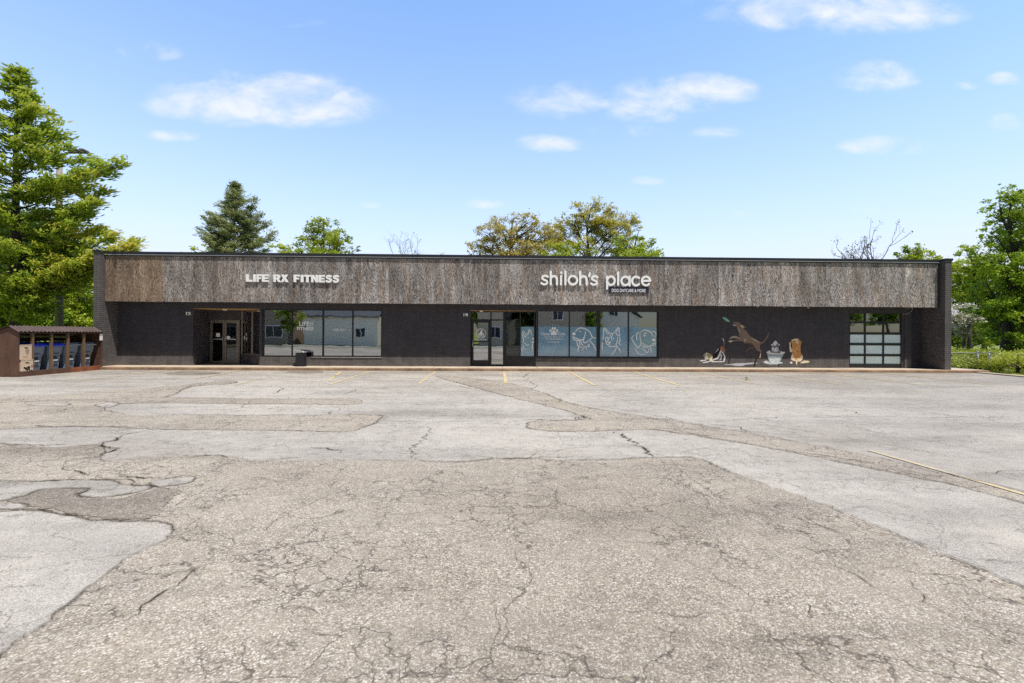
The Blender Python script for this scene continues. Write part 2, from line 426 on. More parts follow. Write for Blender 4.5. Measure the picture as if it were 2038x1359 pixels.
class MB:
    """Collects faces; build() links them as one mesh object."""

    def __init__(self):
        self.v, self.f, self.mi = [], [], []

    def face(self, pts, mi=0):
        i = len(self.v)
        self.v += [tuple(p) for p in pts]
        self.f.append(tuple(range(i, i + len(pts))))
        self.mi.append(mi)

    def box(self, a, b, mi=0):
        (x0, x1), (y0, y1), (z0, z1) = [(min(p, q), max(p, q)) for p, q in zip(a, b)]
        i = len(self.v)
        self.v += [(x0, y0, z0), (x1, y0, z0), (x1, y1, z0), (x0, y1, z0), (x0, y0, z1), (x1, y0, z1), (x1, y1, z1), (x0, y1, z1)]
        for q in ((0, 3, 2, 1), (4, 5, 6, 7), (0, 1, 5, 4), (1, 2, 6, 5), (2, 3, 7, 6), (3, 0, 4, 7)):
            self.f.append(tuple(i + k for k in q))
            self.mi.append(mi)

    def hexa(self, lo, hi, mi=0):
        """lo, hi: four points each, counter-clockwise seen from hi."""
        i = len(self.v)
        self.v += [tuple(p) for p in lo] + [tuple(p) for p in hi]
        for q in ((3, 2, 1, 0), (4, 5, 6, 7), (0, 1, 5, 4), (1, 2, 6, 5), (2, 3, 7, 6), (3, 0, 4, 7)):
            self.f.append(tuple(i + k for k in q))
            self.mi.append(mi)

    def prism(self, prof, a, b, axis='y', mi=0):
        """prof: 2-D outline in the two other axes, swept from a to b."""
        def pt(u, w, s):
            return {'y': (u, s, w), 'x': (s, u, w), 'z': (u, w, s)}[axis]
        n = len(prof)
        i = len(self.v)
        self.v += [pt(u, w, a) for u, w in prof] + [pt(u, w, b) for u, w in prof]
        for k in range(n):
            j = (k + 1) % n
            self.f.append((i + k, i + j, i + n + j, i + n + k))
            self.mi.append(mi)
        tri = geometry.tessellate_polygon([[Vector((u, w, 0)) for u, w in prof]])
        for q in tri:
            self.f.append(tuple(i + k for k in q))
            self.f.append(tuple(i + n + k for k in reversed(q)))
            self.mi += [mi, mi]

    def tube(self, pts, radii, seg=6, mi=0, caps=True):
        pts = [Vector(p) for p in pts]
        if not hasattr(radii, '__len__'):
            radii = [radii] * len(pts)
        rings = []
        for k, p in enumerate(pts):
            d = (pts[min(k + 1, len(pts) - 1)] - pts[max(k - 1, 0)])
            if d.length < 1e-9:
                d = Vector((0, 0, 1))
            d.normalize()
            ref = Vector((0, 0, 1)) if abs(d.z) < 0.9 else Vector((1, 0, 0))
            u = d.cross(ref).normalized()
            w = d.cross(u)
            i = len(self.v)
            for s in range(seg):
                a = 2 * math.pi * s / seg
                self.v.append(tuple(p + (u * math.cos(a) + w * math.sin(a)) * radii[k]))
            rings.append(i)
        for k in range(len(rings) - 1):
            a, b = rings[k], rings[k + 1]
            for s in range(seg):
                t = (s + 1) % seg
                self.f.append((a + s, a + t, b + t, b + s))
                self.mi.append(mi)
        if caps:
            self.f.append(tuple(rings[0] + s for s in reversed(range(seg))))
            self.f.append(tuple(rings[-1] + s for s in range(seg)))
            self.mi += [mi, mi]

    def merge(self, o):
        i = len(self.v)
        self.v += o.v
        self.f += [tuple(k + i for k in f) for f in o.f]
        self.mi += o.mi

    def build(self, name, mats, parent=None, smooth=False, bevel=0.0):
        me = bpy.data.meshes.new(name)
        me.from_pydata(self.v, [], self.f)
        if not isinstance(mats, (list, tuple)):
            mats = [mats]
        o = link(name, me, mats, parent)
        if len(mats) > 1:
            me.polygons.foreach_set('material_index', self.mi)
        bm = bmesh.new()
        bm.from_mesh(me)
        bmesh.ops.recalc_face_normals(bm, faces=bm.faces)
        if bevel:
            bmesh.ops.remove_doubles(bm, verts=bm.verts, dist=1e-6)
            es = [e for e in bm.edges if len(e.link_faces) == 2 and e.calc_face_angle(0) > 0.5]
            bmesh.ops.bevel(bm, geom=es, offset=bevel, segments=2, affect='EDGES', profile=0.5)
        bm.to_mesh(me)
        bm.free()
        if smooth:
            me.polygons.foreach_set('use_smooth', [True] * len(me.polygons))
        return o


def smooth_line(pts, per=6, closed=False):
    """Catmull-Rom through 2-D points."""
    n = len(pts)
    out = []
    rng = range(n) if closed else range(n - 1)
    for i in rng:
        if closed:
            p0, p1, p2, p3 = pts[(i - 1) % n], pts[i], pts[(i + 1) % n], pts[(i + 2) % n]
        else:
            p0, p1, p2, p3 = pts[max(i - 1, 0)], pts[i], pts[i + 1], pts[min(i + 2, n - 1)]
        for k in range(per):
            t = k / per
            q = []
            for a, b, c, d in zip(p0, p1, p2, p3):
                q.append(0.5 * (2 * b + (c - a) * t + (2 * a - 5 * b + 4 * c - d) * t * t + (3 * b - a - 3 * c + d) * t ** 3))
            out.append(tuple(q))
    if not closed:
        out.append(tuple(pts[-1]))
    return out


# ------------------------------------------------------------------ measured planes
YW, YF, YE = 22.07, 21.36, 21.10      # wall, fascia and end-wall fronts
ZS = 0.12                             # sidewalk height
ZF0, ZF1, ZT = 2.92, 4.91, 5.08       # fascia bottom and top, roof edge


def WX(px, py=665, y=YW):
    return P(px, py, y=y).x


def WZ(px, py, y=YW):
    return P(px, py, y=y).z


# ------------------------------------------------------------------ setting: ground
def sheet(name, pts, z, mat):
    me = bpy.data.meshes.new(name)
    tri = geometry.tessellate_polygon([[Vector((p[0], p[1], 0)) for p in pts]])
    me.from_pydata([(p[0], p[1], z) for p in pts], [], [tuple(t) for t in tri])
    o = link(name, me, [mat])
    bm = bmesh.new()
    bm.from_mesh(me)
    for f in bm.faces:
        f.normal_update()
        if f.normal.z < 0:
            f.normal_flip()
    bm.to_mesh(me)
    bm.free()
    return tag(o, kind='structure')


sheet('lawn', [(-900, -900), (900, -900), (900, 900), (-900, 900)], -0.03, M['grass'])
e0, e1 = P(1893, 738, z=0), P(2038, 751, z=0)
dv = (e1 - e0)
WX_END = 19.6
e2 = e0 + dv * ((e0.y + 9.0) / -dv.y)
LOT = [(-26, -9), (e2.x, -9), (e0.x, e0.y), (e0.x - .4, 20.83 + .4), (WX_END, 20.83), (-18.9, 20.83), (-18.9, 17.2), (-26, 17.2)]
sheet('parking_lot', LOT, 0.0, M['lot'])
sheet('street', [(-300, -19), (300, -19), (300, -11.5), (-300, -11.5)], -0.016, M['road'])
sheet('distant_road', [(30, 88), (260, 80), (260, 92), (30, 99)], -0.016, M['road'])

# pavement and kerb in front of the shops
xl, xr = -18.2, WX(1893) + 0.6
mb = MB()
x = xl
while x < xr - 0.01:                      # poured bays with joints
    x2 = min(x + 1.53, xr)
    mb.box((x + 0.006, 20.96, -0.02), (x2 - 0.006, YW + 1.4, ZS + random.uniform(-.004, .004)))
    x = x2
tag(mb.build('sidewalk', M['concrete']), kind='structure')
mb = MB()
x = xl
while x < xr - 0.01:
    x2 = min(x + 3.06, xr)
    dz = random.uniform(-0.012, 0.006)
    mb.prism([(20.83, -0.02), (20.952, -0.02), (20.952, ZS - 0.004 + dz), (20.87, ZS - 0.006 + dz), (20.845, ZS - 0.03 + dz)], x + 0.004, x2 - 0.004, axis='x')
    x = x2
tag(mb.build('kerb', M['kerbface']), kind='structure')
# edge strip along the right side of the lot
mb = MB()
n = Vector((-dv.y, dv.x, 0)).normalized()
a, b = e0 + Vector((0.5, 0, 0)) * 0, e2
mb.hexa([a, b, b + n * .35, a + n * .35], [q + Vector((0, 0, 0.05)) for q in (a, b, b + n * .33, a + n * .33)])
tag(mb.build('lot_edging', M['concrete']), kind='structure')


# ------------------------------------------------------------------ pavement patches and cracks
def ragged(pts_px, z, amp, per=7, close=True, extra=()):
    w = []
    for q in smooth_line(pts_px, per, closed=close):
        if q[1] < 725:
            q = (q[0], 725)
        p = P(q[0], q[1], z=z)
        w.append(Vector((p.x, p.y)))
    # split long edges so that the outline can be uneven
    out = []
    for i in range(len(w)):
        a, b = w[i], w[(i + 1) % len(w)]
        L = (b - a).length
        dist = (a.length + b.length) / 2
        k = max(1, min(40, int(L / max(0.03, dist * 0.006))))
        for s in range(k):
            out.append(a.lerp(b, s / k))
    res = []
    wander = 0.0
    for i, p in enumerate(out):
        q = out[(i + 1) % len(out)] - out[i - 1]
        nrm = Vector((-q.y, q.x))
        if nrm.length > 0:
            nrm.normalize()
        wander = wander * 0.85 + random.gauss(0, amp * 0.45)
        res.append((p + nrm * (wander + random.gauss(0, amp * 0.35))).to_tuple())
    return res


LEVEL = [0]
OUTLINES = []


def patch(name, pts, z, mat, amp=0.02, per=7):
    LEVEL[0] += 1
    z = {'worn_pavement': 0.0015, 'old_pavement': 0.004, 'damp_pavement': 0.006}[name] + 0.0005 * (LEVEL[0] % 4)
    out = ragged(pts, z, amp, per)
    OUTLINES.append((name, out))
    return sheet(name, out, z, M[mat])


# big worn area in the foreground
A = [(-60, 1345), (30, 1272), (100, 1228), (180, 1166), (262, 1108), (330, 1068), (346, 1050), (326, 1037), (260, 1034), (190, 1032), (110, 1020), (40, 1016),
     (-60, 1013), (-120, 950), (-60, 886), (60, 887), (110, 890), (190, 884), (210, 896), (206, 916), (300, 911), (440, 908), (520, 916), (640, 914), (800, 918), (900, 920), (1000, 913),
     (1180, 916), (1330, 911), (1392, 914), (1470, 945), (1600, 990), (1720, 1035), (1850, 1092), (1960, 1135), (2060, 1176), (2500, 1330), (2700, 1700), (1019, 1800), (-700, 1700)]
patch('worn_pavement', A, 0.004, 'worn', 0.022)
patch('worn_pavement', [(-60, 806), (100, 797), (200, 797), (262, 803), (330, 790), (375, 771), (420, 766), (466, 763), (472, 759), (440, 758), (380, 765), (300, 772), (200, 778), (100, 786), (-60, 790)], 0.004, 'worn', 0.03)
patch('worn_pavement', [(-60, 806), (60, 800), (180, 796), (330, 791), (500, 793), (690, 793), (714, 795), (718, 799), (705, 804), (600, 804), (400, 803), (260, 803), (210, 810), (250, 824), (400, 825), (600, 826), (742, 826),
                          (753, 833), (738, 844), (716, 852), (690, 858), (560, 857), (420, 855), (290, 853), (180, 849), (90, 851), (-60, 854), (-100, 830)], 0.004, 'worn', 0.025)
patch('worn_pavement', [(866, 748), (940, 752), (1015, 763), (1080, 782), (1135, 803), (1210, 818), (1300, 831), (1400, 847), (1500, 864), (1600, 882), (1720, 905), (1850, 935), (2080, 992), (2300, 1050), (2300, 1075), (2080, 1015),
                          (1900, 967), (1700, 925), (1560, 898), (1450, 878), (1350, 862), (1290, 855), (1200, 858), (1110, 858), (1060, 853), (1050, 846), (1062, 839), (1110, 838), (1150, 837), (1165, 832), (1130, 818), (1060, 801), (990, 783), (930, 767)], 0.004, 'worn', 0.025)
# islands of the old smooth surface left inside the worn areas
patch('old_pavement', [(-60, 962), (60, 958), (150, 955), (220, 956), (252, 965), (300, 967), (285, 977), (225, 988), (178, 991), (152, 986), (180, 972), (130, 971), (80, 975), (40, 990), (-60, 1002)], 0.008, 'lot', 0.014)
patch('old_pavement', [(300, 960), (340, 953), (384, 950), (380, 958), (350, 965), (310, 968)], 0.008, 'lot', 0.012)
patch('old_pavement', [(-40, 1004), (20, 1002), (50, 1004), (54, 1008), (20, 1011), (-40, 1010)], 0.008, 'lot', 0.01)
patch('old_pavement', [(60, 806), (110, 802), (140, 804), (120, 808)], 0.008, 'lot', 0.014)
patch('old_pavement', [(190, 806), (220, 801), (238, 804), (214, 811)], 0.008, 'lot', 0.014)
# damp, darker hollows
patch('damp_pavement', [(20, 995), (60, 980), (100, 974), (160, 973), (165, 980), (150, 988), (185, 993), (240, 989), (310, 972), (340, 975), (330, 1000), (300, 1030), (190, 1029), (110, 1016), (60, 1008)], 0.0072, 'worn_dark', 0.03)
# cracked humps of broken asphalt at the kerb
patch('damp_pavement', [(330, 742), (370, 738), (420, 739), (440, 742), (400, 745), (350, 745)], 0.0072, 'worn_dark', 0.05)
patch('damp_pavement', [(572, 740), (600, 735.5), (625, 736), (640, 741), (600, 743)], 0.0072, 'worn_dark', 0.05)

crk = MB()


def crack(pts, w=0.014, z=0.0095, amp=0.03, gaps=0.0, per=5):
    """One dark fissure: a thin uneven ribbon following photo points."""
    line = []
    for q in smooth_line(pts, per):
        p = P(q[0], max(q[1], 728), z=0)
        line.append(Vector((p.x, p.y)))
    fine = []
    for a, b in zip(line, line[1:]):
        L = (b - a).length
        k = max(1, min(60, int(L / max(0.035, a.length * 0.005))))
        fine += [a.lerp(b, s / k) for s in range(k)]
    fine.append(line[-1])
    n = len(fine)
    wn, ww = 0.0, 1.0
    rows = []
    on = 1.0
    for i, p in enumerate(fine):
        d = fine[min(i + 1, n - 1)] - fine[max(i - 1, 0)]
        nr = Vector((-d.y, d.x))
        if nr.length:
            nr.normalize()
        wn = wn * 0.75 + random.gauss(0, amp * 0.5)
        ww = min(1.8, max(0.35, ww + random.gauss(0, 0.22)))
        if gaps and random.random() < 0.10:
            on = 0.25 if random.random() < gaps else 1.0
        tp = min(1, 4 * i / n + 0.15, 4 * (n - 1 - i) / n + 0.15)
        h = w * 2.6 * ww * tp * on
        c = p + nr * wn
        rows.append([(c.x + nr.x * h * k, c.y + nr.y * h * k, z) for k in (-1, 0, 1)])
    ribbon(rows)


SIDE = []


def ribbon(rows):
    i = len(crk.v)
    for r_ in rows:
        crk.v += r_
        SIDE.extend((-1.0, 0.0, 1.0))
    for k in range(len(rows) - 1):
        a_ = i + 3 * k
        for j in (0, 1):
            crk.f.append((a_ + j, a_ + j + 1, a_ + j + 4, a_ + j + 3))
            crk.mi.append(0)


def link_ribbons(name, mat):
    me = bpy.data.meshes.new(name)
    me.from_pydata(crk.v, [], crk.f)
    at_ = me.attributes.new('side', 'FLOAT', 'POINT')
    at_.data.foreach_set('value', SIDE)
    o = link(name, me, [mat])
    bm = bmesh.new()
    bm.from_mesh(me)
    for f_ in bm.faces:
        f_.normal_update()
        if f_.normal.z < 0:
            f_.normal_flip()
    bm.to_mesh(me)
    bm.free()
    return tag(o, kind='structure')


for pts, w in [
    ([(852, 850), (842, 866), (822, 884), (814, 898), (830, 912), (850, 920)], 0.055),
    ([(820, 900), (880, 908), (940, 906), (1010, 913), (1120, 909), (1200, 914)], 0.018),
    ([(1226, 858), (1252, 878), (1276, 897), (1300, 912)], 0.05),
    ([(1352, 935), (1375, 955), (1420, 985), (1460, 1015), (1470, 1030)], 0.016),
    ([(1530, 1008), (1600, 1036), (1640, 1050), (1740, 1075), (1800, 1087), (1900, 1108), (2060, 1125)], 0.018),
    ([(608, 892), (640, 893), (668, 897), (688, 902)], 0.05),
    ([(130, 926), (150, 938), (190, 948), (240, 953), (320, 952), (390, 946)], 0.038),
    ([(130, 926), (150, 915), (205, 908), (220, 895), (190, 884), (230, 872), (300, 856)], 0.05),
    ([(200, 883), (100, 886), (-20, 885)], 0.03),
    ([(-20, 962), (90, 958), (250, 954), (262, 966), (300, 968), (360, 980), (390, 994)], 0.03),
    ([(-20, 1014), (60, 1015), (150, 1028), (240, 1034), (330, 1038)], 0.022),
    ([(210, 912), (300, 907), (430, 908), (448, 912), (440, 907), (330, 906)], 0.02),
    ([(530, 916), (570, 914), (600, 912)], 0.03),
    ([(790, 922), (770, 950), (720, 966)], 0.013),
    ([(720, 966), (660, 985), (560, 1030), (500, 1080)], 0.008),
    ([(365, 1075), (400, 1078), (440, 1078)], 0.011),
    ([(560, 1098), (590, 1100), (620, 1108), (680, 1118), (745, 1122), (800, 1112), (840, 1112), (850, 1118)], 0.011),
    ([(915, 1118), (930, 1124), (970, 1126), (1000, 1128)], 0.011),
    ([(470, 1138), (530, 1133), (600, 1146), (680, 1148), (700, 1153)], 0.009),
    ([(420, 1120), (390, 1130), (340, 1168), (300, 1200), (260, 1232), (120, 1275), (20, 1302)], 0.016),
    ([(545, 1203), (590, 1210), (640, 1222)], 0.008), ([(570, 1255), (610, 1265), (690, 1275)], 0.008),
    ([(1180, 1217), (1300, 1217), (1350, 1226), (1430, 1222)], 0.008),
    ([(1415, 1130), (1425, 1150), (1465, 1165), (1500, 1192), (1580, 1193), (1700, 1197), (1740, 1210)], 0.010),
    ([(1600, 1193), (1603, 1225), (1590, 1238)], 0.009), ([(1500, 1192), (1492, 1215), (1440, 1219)], 0.007),
    ([(1560, 1100), (1590, 1112), (1630, 1125), (1690, 1140), (1760, 1180), (1820, 1210), (1900, 1240)], 0.010),
    ([(1750, 1125), (1830, 1140), (1900, 1148), (1990, 1168)], 0.010), ([(1820, 1155), (1840, 1185), (1890, 1225), (1990, 1250)], 0.009),
    ([(1720, 1230), (1800, 1243), (1850, 1250)], 0.012), ([(1450, 1290), (1530, 1300), (1690, 1298)], 0.008),
    ([(1060, 1285), (1150, 1290), (1180, 1295)], 0.008), ([(1240, 1240), (1310, 1252), (1400, 1265)], 0.008),
    # mid distance
    ([(760, 838), (900, 839), (1020, 838)], 0.03), ([(1018, 838), (1060, 837), (1140, 836), (1165, 826), (1150, 834), (1175, 828)], 0.045),
    ([(1140, 826), (1168, 829), (1180, 838)], 0.04),
    ([(1165, 806), (1250, 817), (1330, 832), (1370, 841)], 0.03),
    ([(1370, 842), (1440, 838), (1520, 832), (1680, 830), (1850, 831), (2060, 829)], 0.03),
    ([(1488, 841), (1560, 851), (1650, 866), (1740, 881), (1850, 900), (1960, 915), (2060, 925)], 0.03),
    ([(1410, 846), (1470, 850), (1500, 863)], 0.03), ([(1640, 808), (1690, 818), (1715, 825)], 0.04),
    ([(1150, 800), (1220, 798), (1330, 793)], 0.022), ([(1440, 780), (1480, 786), (1560, 793)], 0.02),
    ([(1940, 797), (1990, 799), (2060, 799)], 0.03), ([(1980, 943), (2010, 939), (2060, 936)], 0.02),
    ([(1545, 893), (1640, 906), (1720, 920), (1800, 936), (1900, 960), (2060, 1000)], 0.022),
    ([(1290, 854), (1330, 853), (1380, 862), (1460, 878)], 0.022),
    ([(1042, 748), (1046, 755), (1052, 762), (1062, 764), (1074, 768), (1072, 771), (1060, 775)], 0.06),
    ([(1060, 740), (1048, 745), (1042, 750)], 0.05),
    ([(540, 785), (560, 775), (558, 771)], 0.03), ([(655, 790), (700, 780), (715, 772)], 0.04), ([(660, 825), (668, 814), (676, 806)], 0.06),
    ([(430, 768), (455, 763), (470, 760)], 0.06), ([(385, 755), (430, 748), (470, 741)], 0.035), ([(640, 769), (800, 769), (900, 768), (940, 775), (990, 785)], 0.025),
    ([(500, 797), (480, 810), (510, 808)], 0.03), ([(545, 808), (550, 812), (535, 815)], 0.03),
    ([(60, 803), (120, 806), (190, 801), (240, 799)], 0.05), ([(120, 822), (140, 812), (150, 808), (230, 808), (260, 803)], 0.022),
    ([(-20, 850), (100, 848), (250, 851)], 0.03), ([(250, 852), (300, 855), (500, 857), (690, 859)], 0.022), ([(250, 803), (500, 805), (700, 805)], 0.02),
    ([(335, 793), (520, 794), (712, 795)], 0.02), ([(250, 824), (500, 826), (745, 827), (753, 835)], 0.025),
    ([(330, 893), (420, 891), (470, 892), (520, 896), (600, 895)], 0.014), ([(690, 906), (720, 896), (770, 890)], 0.013),
    ([(1110, 910), (1102, 900), (1130, 893), (1180, 890), (1230, 888)], 0.014), ([(1050, 913), (1070, 904), (1085, 900)], 0.013),
    ([(1150, 780), (1210, 790), (1262, 800)], 0.02), ([(1750, 972), (1790, 962), (1830, 955)], 0.010),
    ([(1960, 880), (1900, 876), (1840, 880)], 0.012),
]:
    ymax = max(q[1] for q in pts)
    if ymax > 960:                       # near the camera: hairlines
        crack(pts, w * 0.34, amp=0.024, gaps=0.35)
    else:
        crack(pts, w * 0.36, amp=0.03 + w * 0.7, gaps=0.25)
link_ribbons('pavement_cracks', M['crack'])
# seams where patches meet the old surface, edge shadow painted in with the crumbling
crk = MB()
SIDE.clear()
for k, (nm, out) in enumerate(OUTLINES):
    if nm == 'damp_pavement':
        continue
    w_ = {'worn_pavement': 0.034, 'old_pavement': 0.028}[nm]
    rows, ww = [], 1.0
    n = len(out)
    for i in range(n + 1):
        p, q = Vector(out[i % n]), Vector(out[(i + 1) % n]) - Vector(out[i - 1])
        nr = Vector((-q.y, q.x))
        if nr.length:
            nr.normalize()
        ww = min(1.7, max(.3, ww + random.gauss(0, .12)))
        h = w_ * ww * (1 + .02 * p.length)
        rows.append([(p.x + nr.x * h * e, p.y + nr.y * h * e, 0.0112 + .0004 * (k % 5)) for e in (-1, 0, 1)])
    ribbon(rows)
link_ribbons('pavement_seams', M['seam'])


# ------------------------------------------------------------------ parking lines
def stripe(p0, p1, w=0.1, sub=14):
    a, b = P(*p0, z=0), P(*p1, z=0)
    d = (b - a)
    n_ = Vector((-d.y, d.x, 0)).normalized()
    mb = MB()
    ls, rs = [], []
    for k in range(sub + 1):
        c = a.lerp(b, k / sub)
        h = w / 2 * random.uniform(0.8, 1.1)
        ls.append(c + n_ * h)
        rs.append(c - n_ * h)
    for k in range(sub):
        mb.face([(q.x, q.y, 0.0086) for q in (ls[k], ls[k + 1], rs[k + 1], rs[k])])
    return tag(mb.build('parking_line', M['stripe' if w > .075 else 'stripe_faded']), kind='structure')


for p0, p1, w in [((1003, 739.5), (1007, 763), .11), ((1131, 739.5), (1184, 767), .11), ((1259, 740), (1352, 767), .11), ((1391, 741), (1514, 766), .08), ((1517, 741.5), (1674, 766), .08),
                  ((1633, 742), (1830, 766), .08), ((1750, 742), (1970, 766), .08), ((867, 739.5), (834, 764), .08), ((678, 739.5), (655, 758), .09), ((737, 739), (655, 766), .09), ((704, 739.5), (660, 750), .07),
                  ((338, 737), (150, 759), .08), ((474, 738.5), (390, 753), .08), ((522, 753), (465, 767), .07),
                  ((1730, 897), (2100, 1002), .074)]:
    stripe(p0, p1, w)

# ------------------------------------------------------------------ building
bld = thing('shop_building', 'long single storey shop building of charcoal brick under a weathered plywood fascia', 'building', loc=(0, YW, 0))


def part(mb, name, mats, parent=None, **kw):
    """Link a part made in world coordinates under its thing."""
    root = parent
    while root.parent is not None:
        root = root.parent
    o = mb.build(name, mats, parent, **kw)
    inv = root.matrix_world if False else Matrix.Translation(root.location) @ root.rotation_euler.to_matrix().to_4x4()
    if parent is root:
        o.matrix_parent_inverse = inv.inverted()
    return o


XL, XR = WX(228, 665), WX(1853, 665)           # inside faces of the end walls at the wall
WT = 0.25
ZC = ZF0 + 0.02                                # wall head

# openings (photo x ranges on the wall plane)
o_fit = (WX(384), WX(517))
w_fit = (WX(521.5), WX(760))
o_shi = (WX(936), WX(1066.5))
w_shi = (WX(1069), WX(1310.5))
garage = (WX(1690), WX(1801))
jog = WX(1810)
z_head = WZ(640, 615.5)
z_sillL = WZ(640, 710)
z_sillR = WZ(1190, 711.5)
z_garage = WZ(1745, 622)
wall = MB()
feet = []


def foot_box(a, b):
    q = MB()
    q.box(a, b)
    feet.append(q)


ZP = 0.525  # upper edge of the painted sunlit band
for a, b in ((XL, o_fit[0]), (o_fit[1], w_fit[0]), (w_fit[1], o_shi[0]), (o_shi[1], w_shi[0]), (w_shi[1], garage[0]), (garage[1], jog)):
    wall.box((a, YW, ZP), (b, YW + WT, z_head))
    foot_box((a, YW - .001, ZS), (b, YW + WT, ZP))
wall.box((XL, YW, z_head), (jog, YW + WT, ZT - 0.3))                       # head over all openings
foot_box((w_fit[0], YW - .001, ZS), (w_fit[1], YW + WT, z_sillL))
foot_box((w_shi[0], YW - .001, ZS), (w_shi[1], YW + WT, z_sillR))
wall.box((jog, YW + 0.22, ZS), (XR + 0.3, YW + 0.22 + WT, ZT - 0.3))       # stepped back bay at the right end
wall.box((jog, YW, ZS), (jog + 0.1, YW + 0.22, z_head))
part(wall, 'front_wall', M['brick'], bld)
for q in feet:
    part(q, 'brick_sun_toned', M['brick_sun_toned'], bld)
gl = MB()
gl.box((garage[0], YW + 0.02, z_garage), (garage[1], YW + WT - 0.02, z_head - 0.003))
if z_garage < z_head - 0.01:
    part(gl, 'door_lintel', M['brick'], bld)

# end walls, outer shell, roof
for s, fx, nm in ((-1, (WX(185.5, y=YE), WX(198, y=YE)), 'end_wall'), (1, (WX(1881, y=YE), WX(1893.5, y=YE)), 'end_wall')):
    m = MB()
    m.box((fx[0], YE, 0.0), (fx[1], YE + 16, ZT - 0.06))
    e = part(m, nm, M['brick_fin'], bld)
    m = MB()
    m.box((fx[0] - 0.03, YE - 0.04, ZT - 0.06), (fx[1] + 0.03, YE + 16.03, ZT + 0.02))
    m.build('wall_cap', M['coping'], e)
FX0, FX1 = WX(198, y=YE), WX(1881, y=YE)
m = MB()
m.box((FX0, YE + 15.7, 0), (FX1, YE + 16.0, ZT - 0.1))
part(m, 'rear_wall', M['brick'], bld)
m = MB()
m.box((FX0, YW + 0.3, ZT - 0.5), (FX1, YE + 15.7, ZT - 0.35))
m.box((FX0, YF + 0.03, ZT - 0.2), (FX1, YW + 0.28, ZT - 0.12))
part(m, 'flat_roof', M['roof'], bld)
m = MB()
m.box((FX0, YW + 6.5, 0.0), (FX1, YW + 6.6, ZT - 0.5))
m.box((FX0, YW + WT, 3.1), (FX1, YW + 6.5, 3.15))
for px in (800, 1340):
    m.box((WX(px), YW + WT, 0.1), (WX(px) + .1, YW + 6.5, 3.1))
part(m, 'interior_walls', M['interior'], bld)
m = MB()
m.box((FX0, YW + 1.41, 0.02), (FX1, YW + 6.5, ZS))
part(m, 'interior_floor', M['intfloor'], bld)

# plywood fascia, one sheet after another
fa = MB()
tints = []
xf0, xf1 = WX(208.5, y=YF), WX(1872, y=YF)
FX0i, FX1i = FX0 + 0.012, FX1 - 0.012
x = xf0 = FX0 + 0.015
xf1 = FX1 - 0.12
k = 0
while x < xf1 - 0.05:
    x2 = min(x + 1.22, xf1)
    nb = len(fa.f)
    fa.box((x + 0.003, YF + random.uniform(-0.004, 0.004), ZF0 + random.uniform(-.006, .006)), (x2 - 0.003, YF + 0.022, ZF1))
    br = 0.95 if k < 2 else max(0.0, random.gauss(0.05 if k > 6 else 0.42 - 0.05 * k, 0.07))
    tints += [(random.random(), min(1, br), random.uniform(0.80, 1.24))] * 8
    x = x2
    k += 1
me = bpy.data.meshes.new('fascia')
me.from_pydata(fa.v, [], fa.f)
at = me.attributes.new('tint', 'FLOAT_COLOR', 'POINT')
at.data.foreach_set('color', [c for t_ in tints for c in (*t_, 1.0)])
fascia = link('fascia', me, [M['ply']], bld)
fascia.matrix_parent_inverse = Matrix.Translation(bld.location).inverted()
m = MB()
m.box((FX0, YF + 0.024, ZF0 + 0.03), (FX1, YW - 0.002, ZF0 + 0.05))
m.box((FX0, YF + 0.024, ZF0 + 0.05), (FX1, YF + 0.06, ZT - 0.2))
part(m, 'soffit', M['soffit'], bld)
m = MB()
m.box((FX0 + 0.003, YF - 0.05, ZF1 + 0.045), (FX1 - 0.11, YF + 0.25, ZT))
m.box((FX0 + 0.003, YF - 0.03, ZF1 - 0.02), (FX1 - 0.11, YF - 0.006, ZF1 + 0.02))
cop = part(m, 'roof_edge', M['coping'], bld)
m = MB()
m.box((FX0 + 0.003, YF - 0.065, ZF1 + 0.02), (FX1 - 0.11, YF + 0.2, ZF1 + 0.043))
m.build('drip_strip', M['drip'], cop)
m = MB()                                                     # dark gap between fascia end and end wall
m.box((FX1 - 0.115, YF + 0.1, ZF0 + 0.06), (FX1 - 0.004, YF + 0.13, ZT - 0.15))
part(m, 'end_gap_board', M['coping'], bld)
# loose cable under the right end of the fascia
pts = [(1797, 625), (1806, 624.5), (1813, 620), (1816, 614), (1811, 612.5), (1802, 613)]
m = MB()
m.tube([P(q[0], q[1], y=YF + 0.25) for q in smooth_line(pts, 5)], 0.012, 5)
part(m, 'loose_cable', M['alum'], bld, smooth=True)
for px, py in ((1507, 609), (1560, 610), (1608, 611)):
    m = MB()
    c = P(px, py, y=YF + 0.03)
    m.tube([c + Vector((-.05, 0, .02)), c + Vector((.02, -.01, -.05)), c + Vector((.05, -.02, -.02))], 0.012, 5)
    part(m, 'loose_clip', M['alum'], bld)


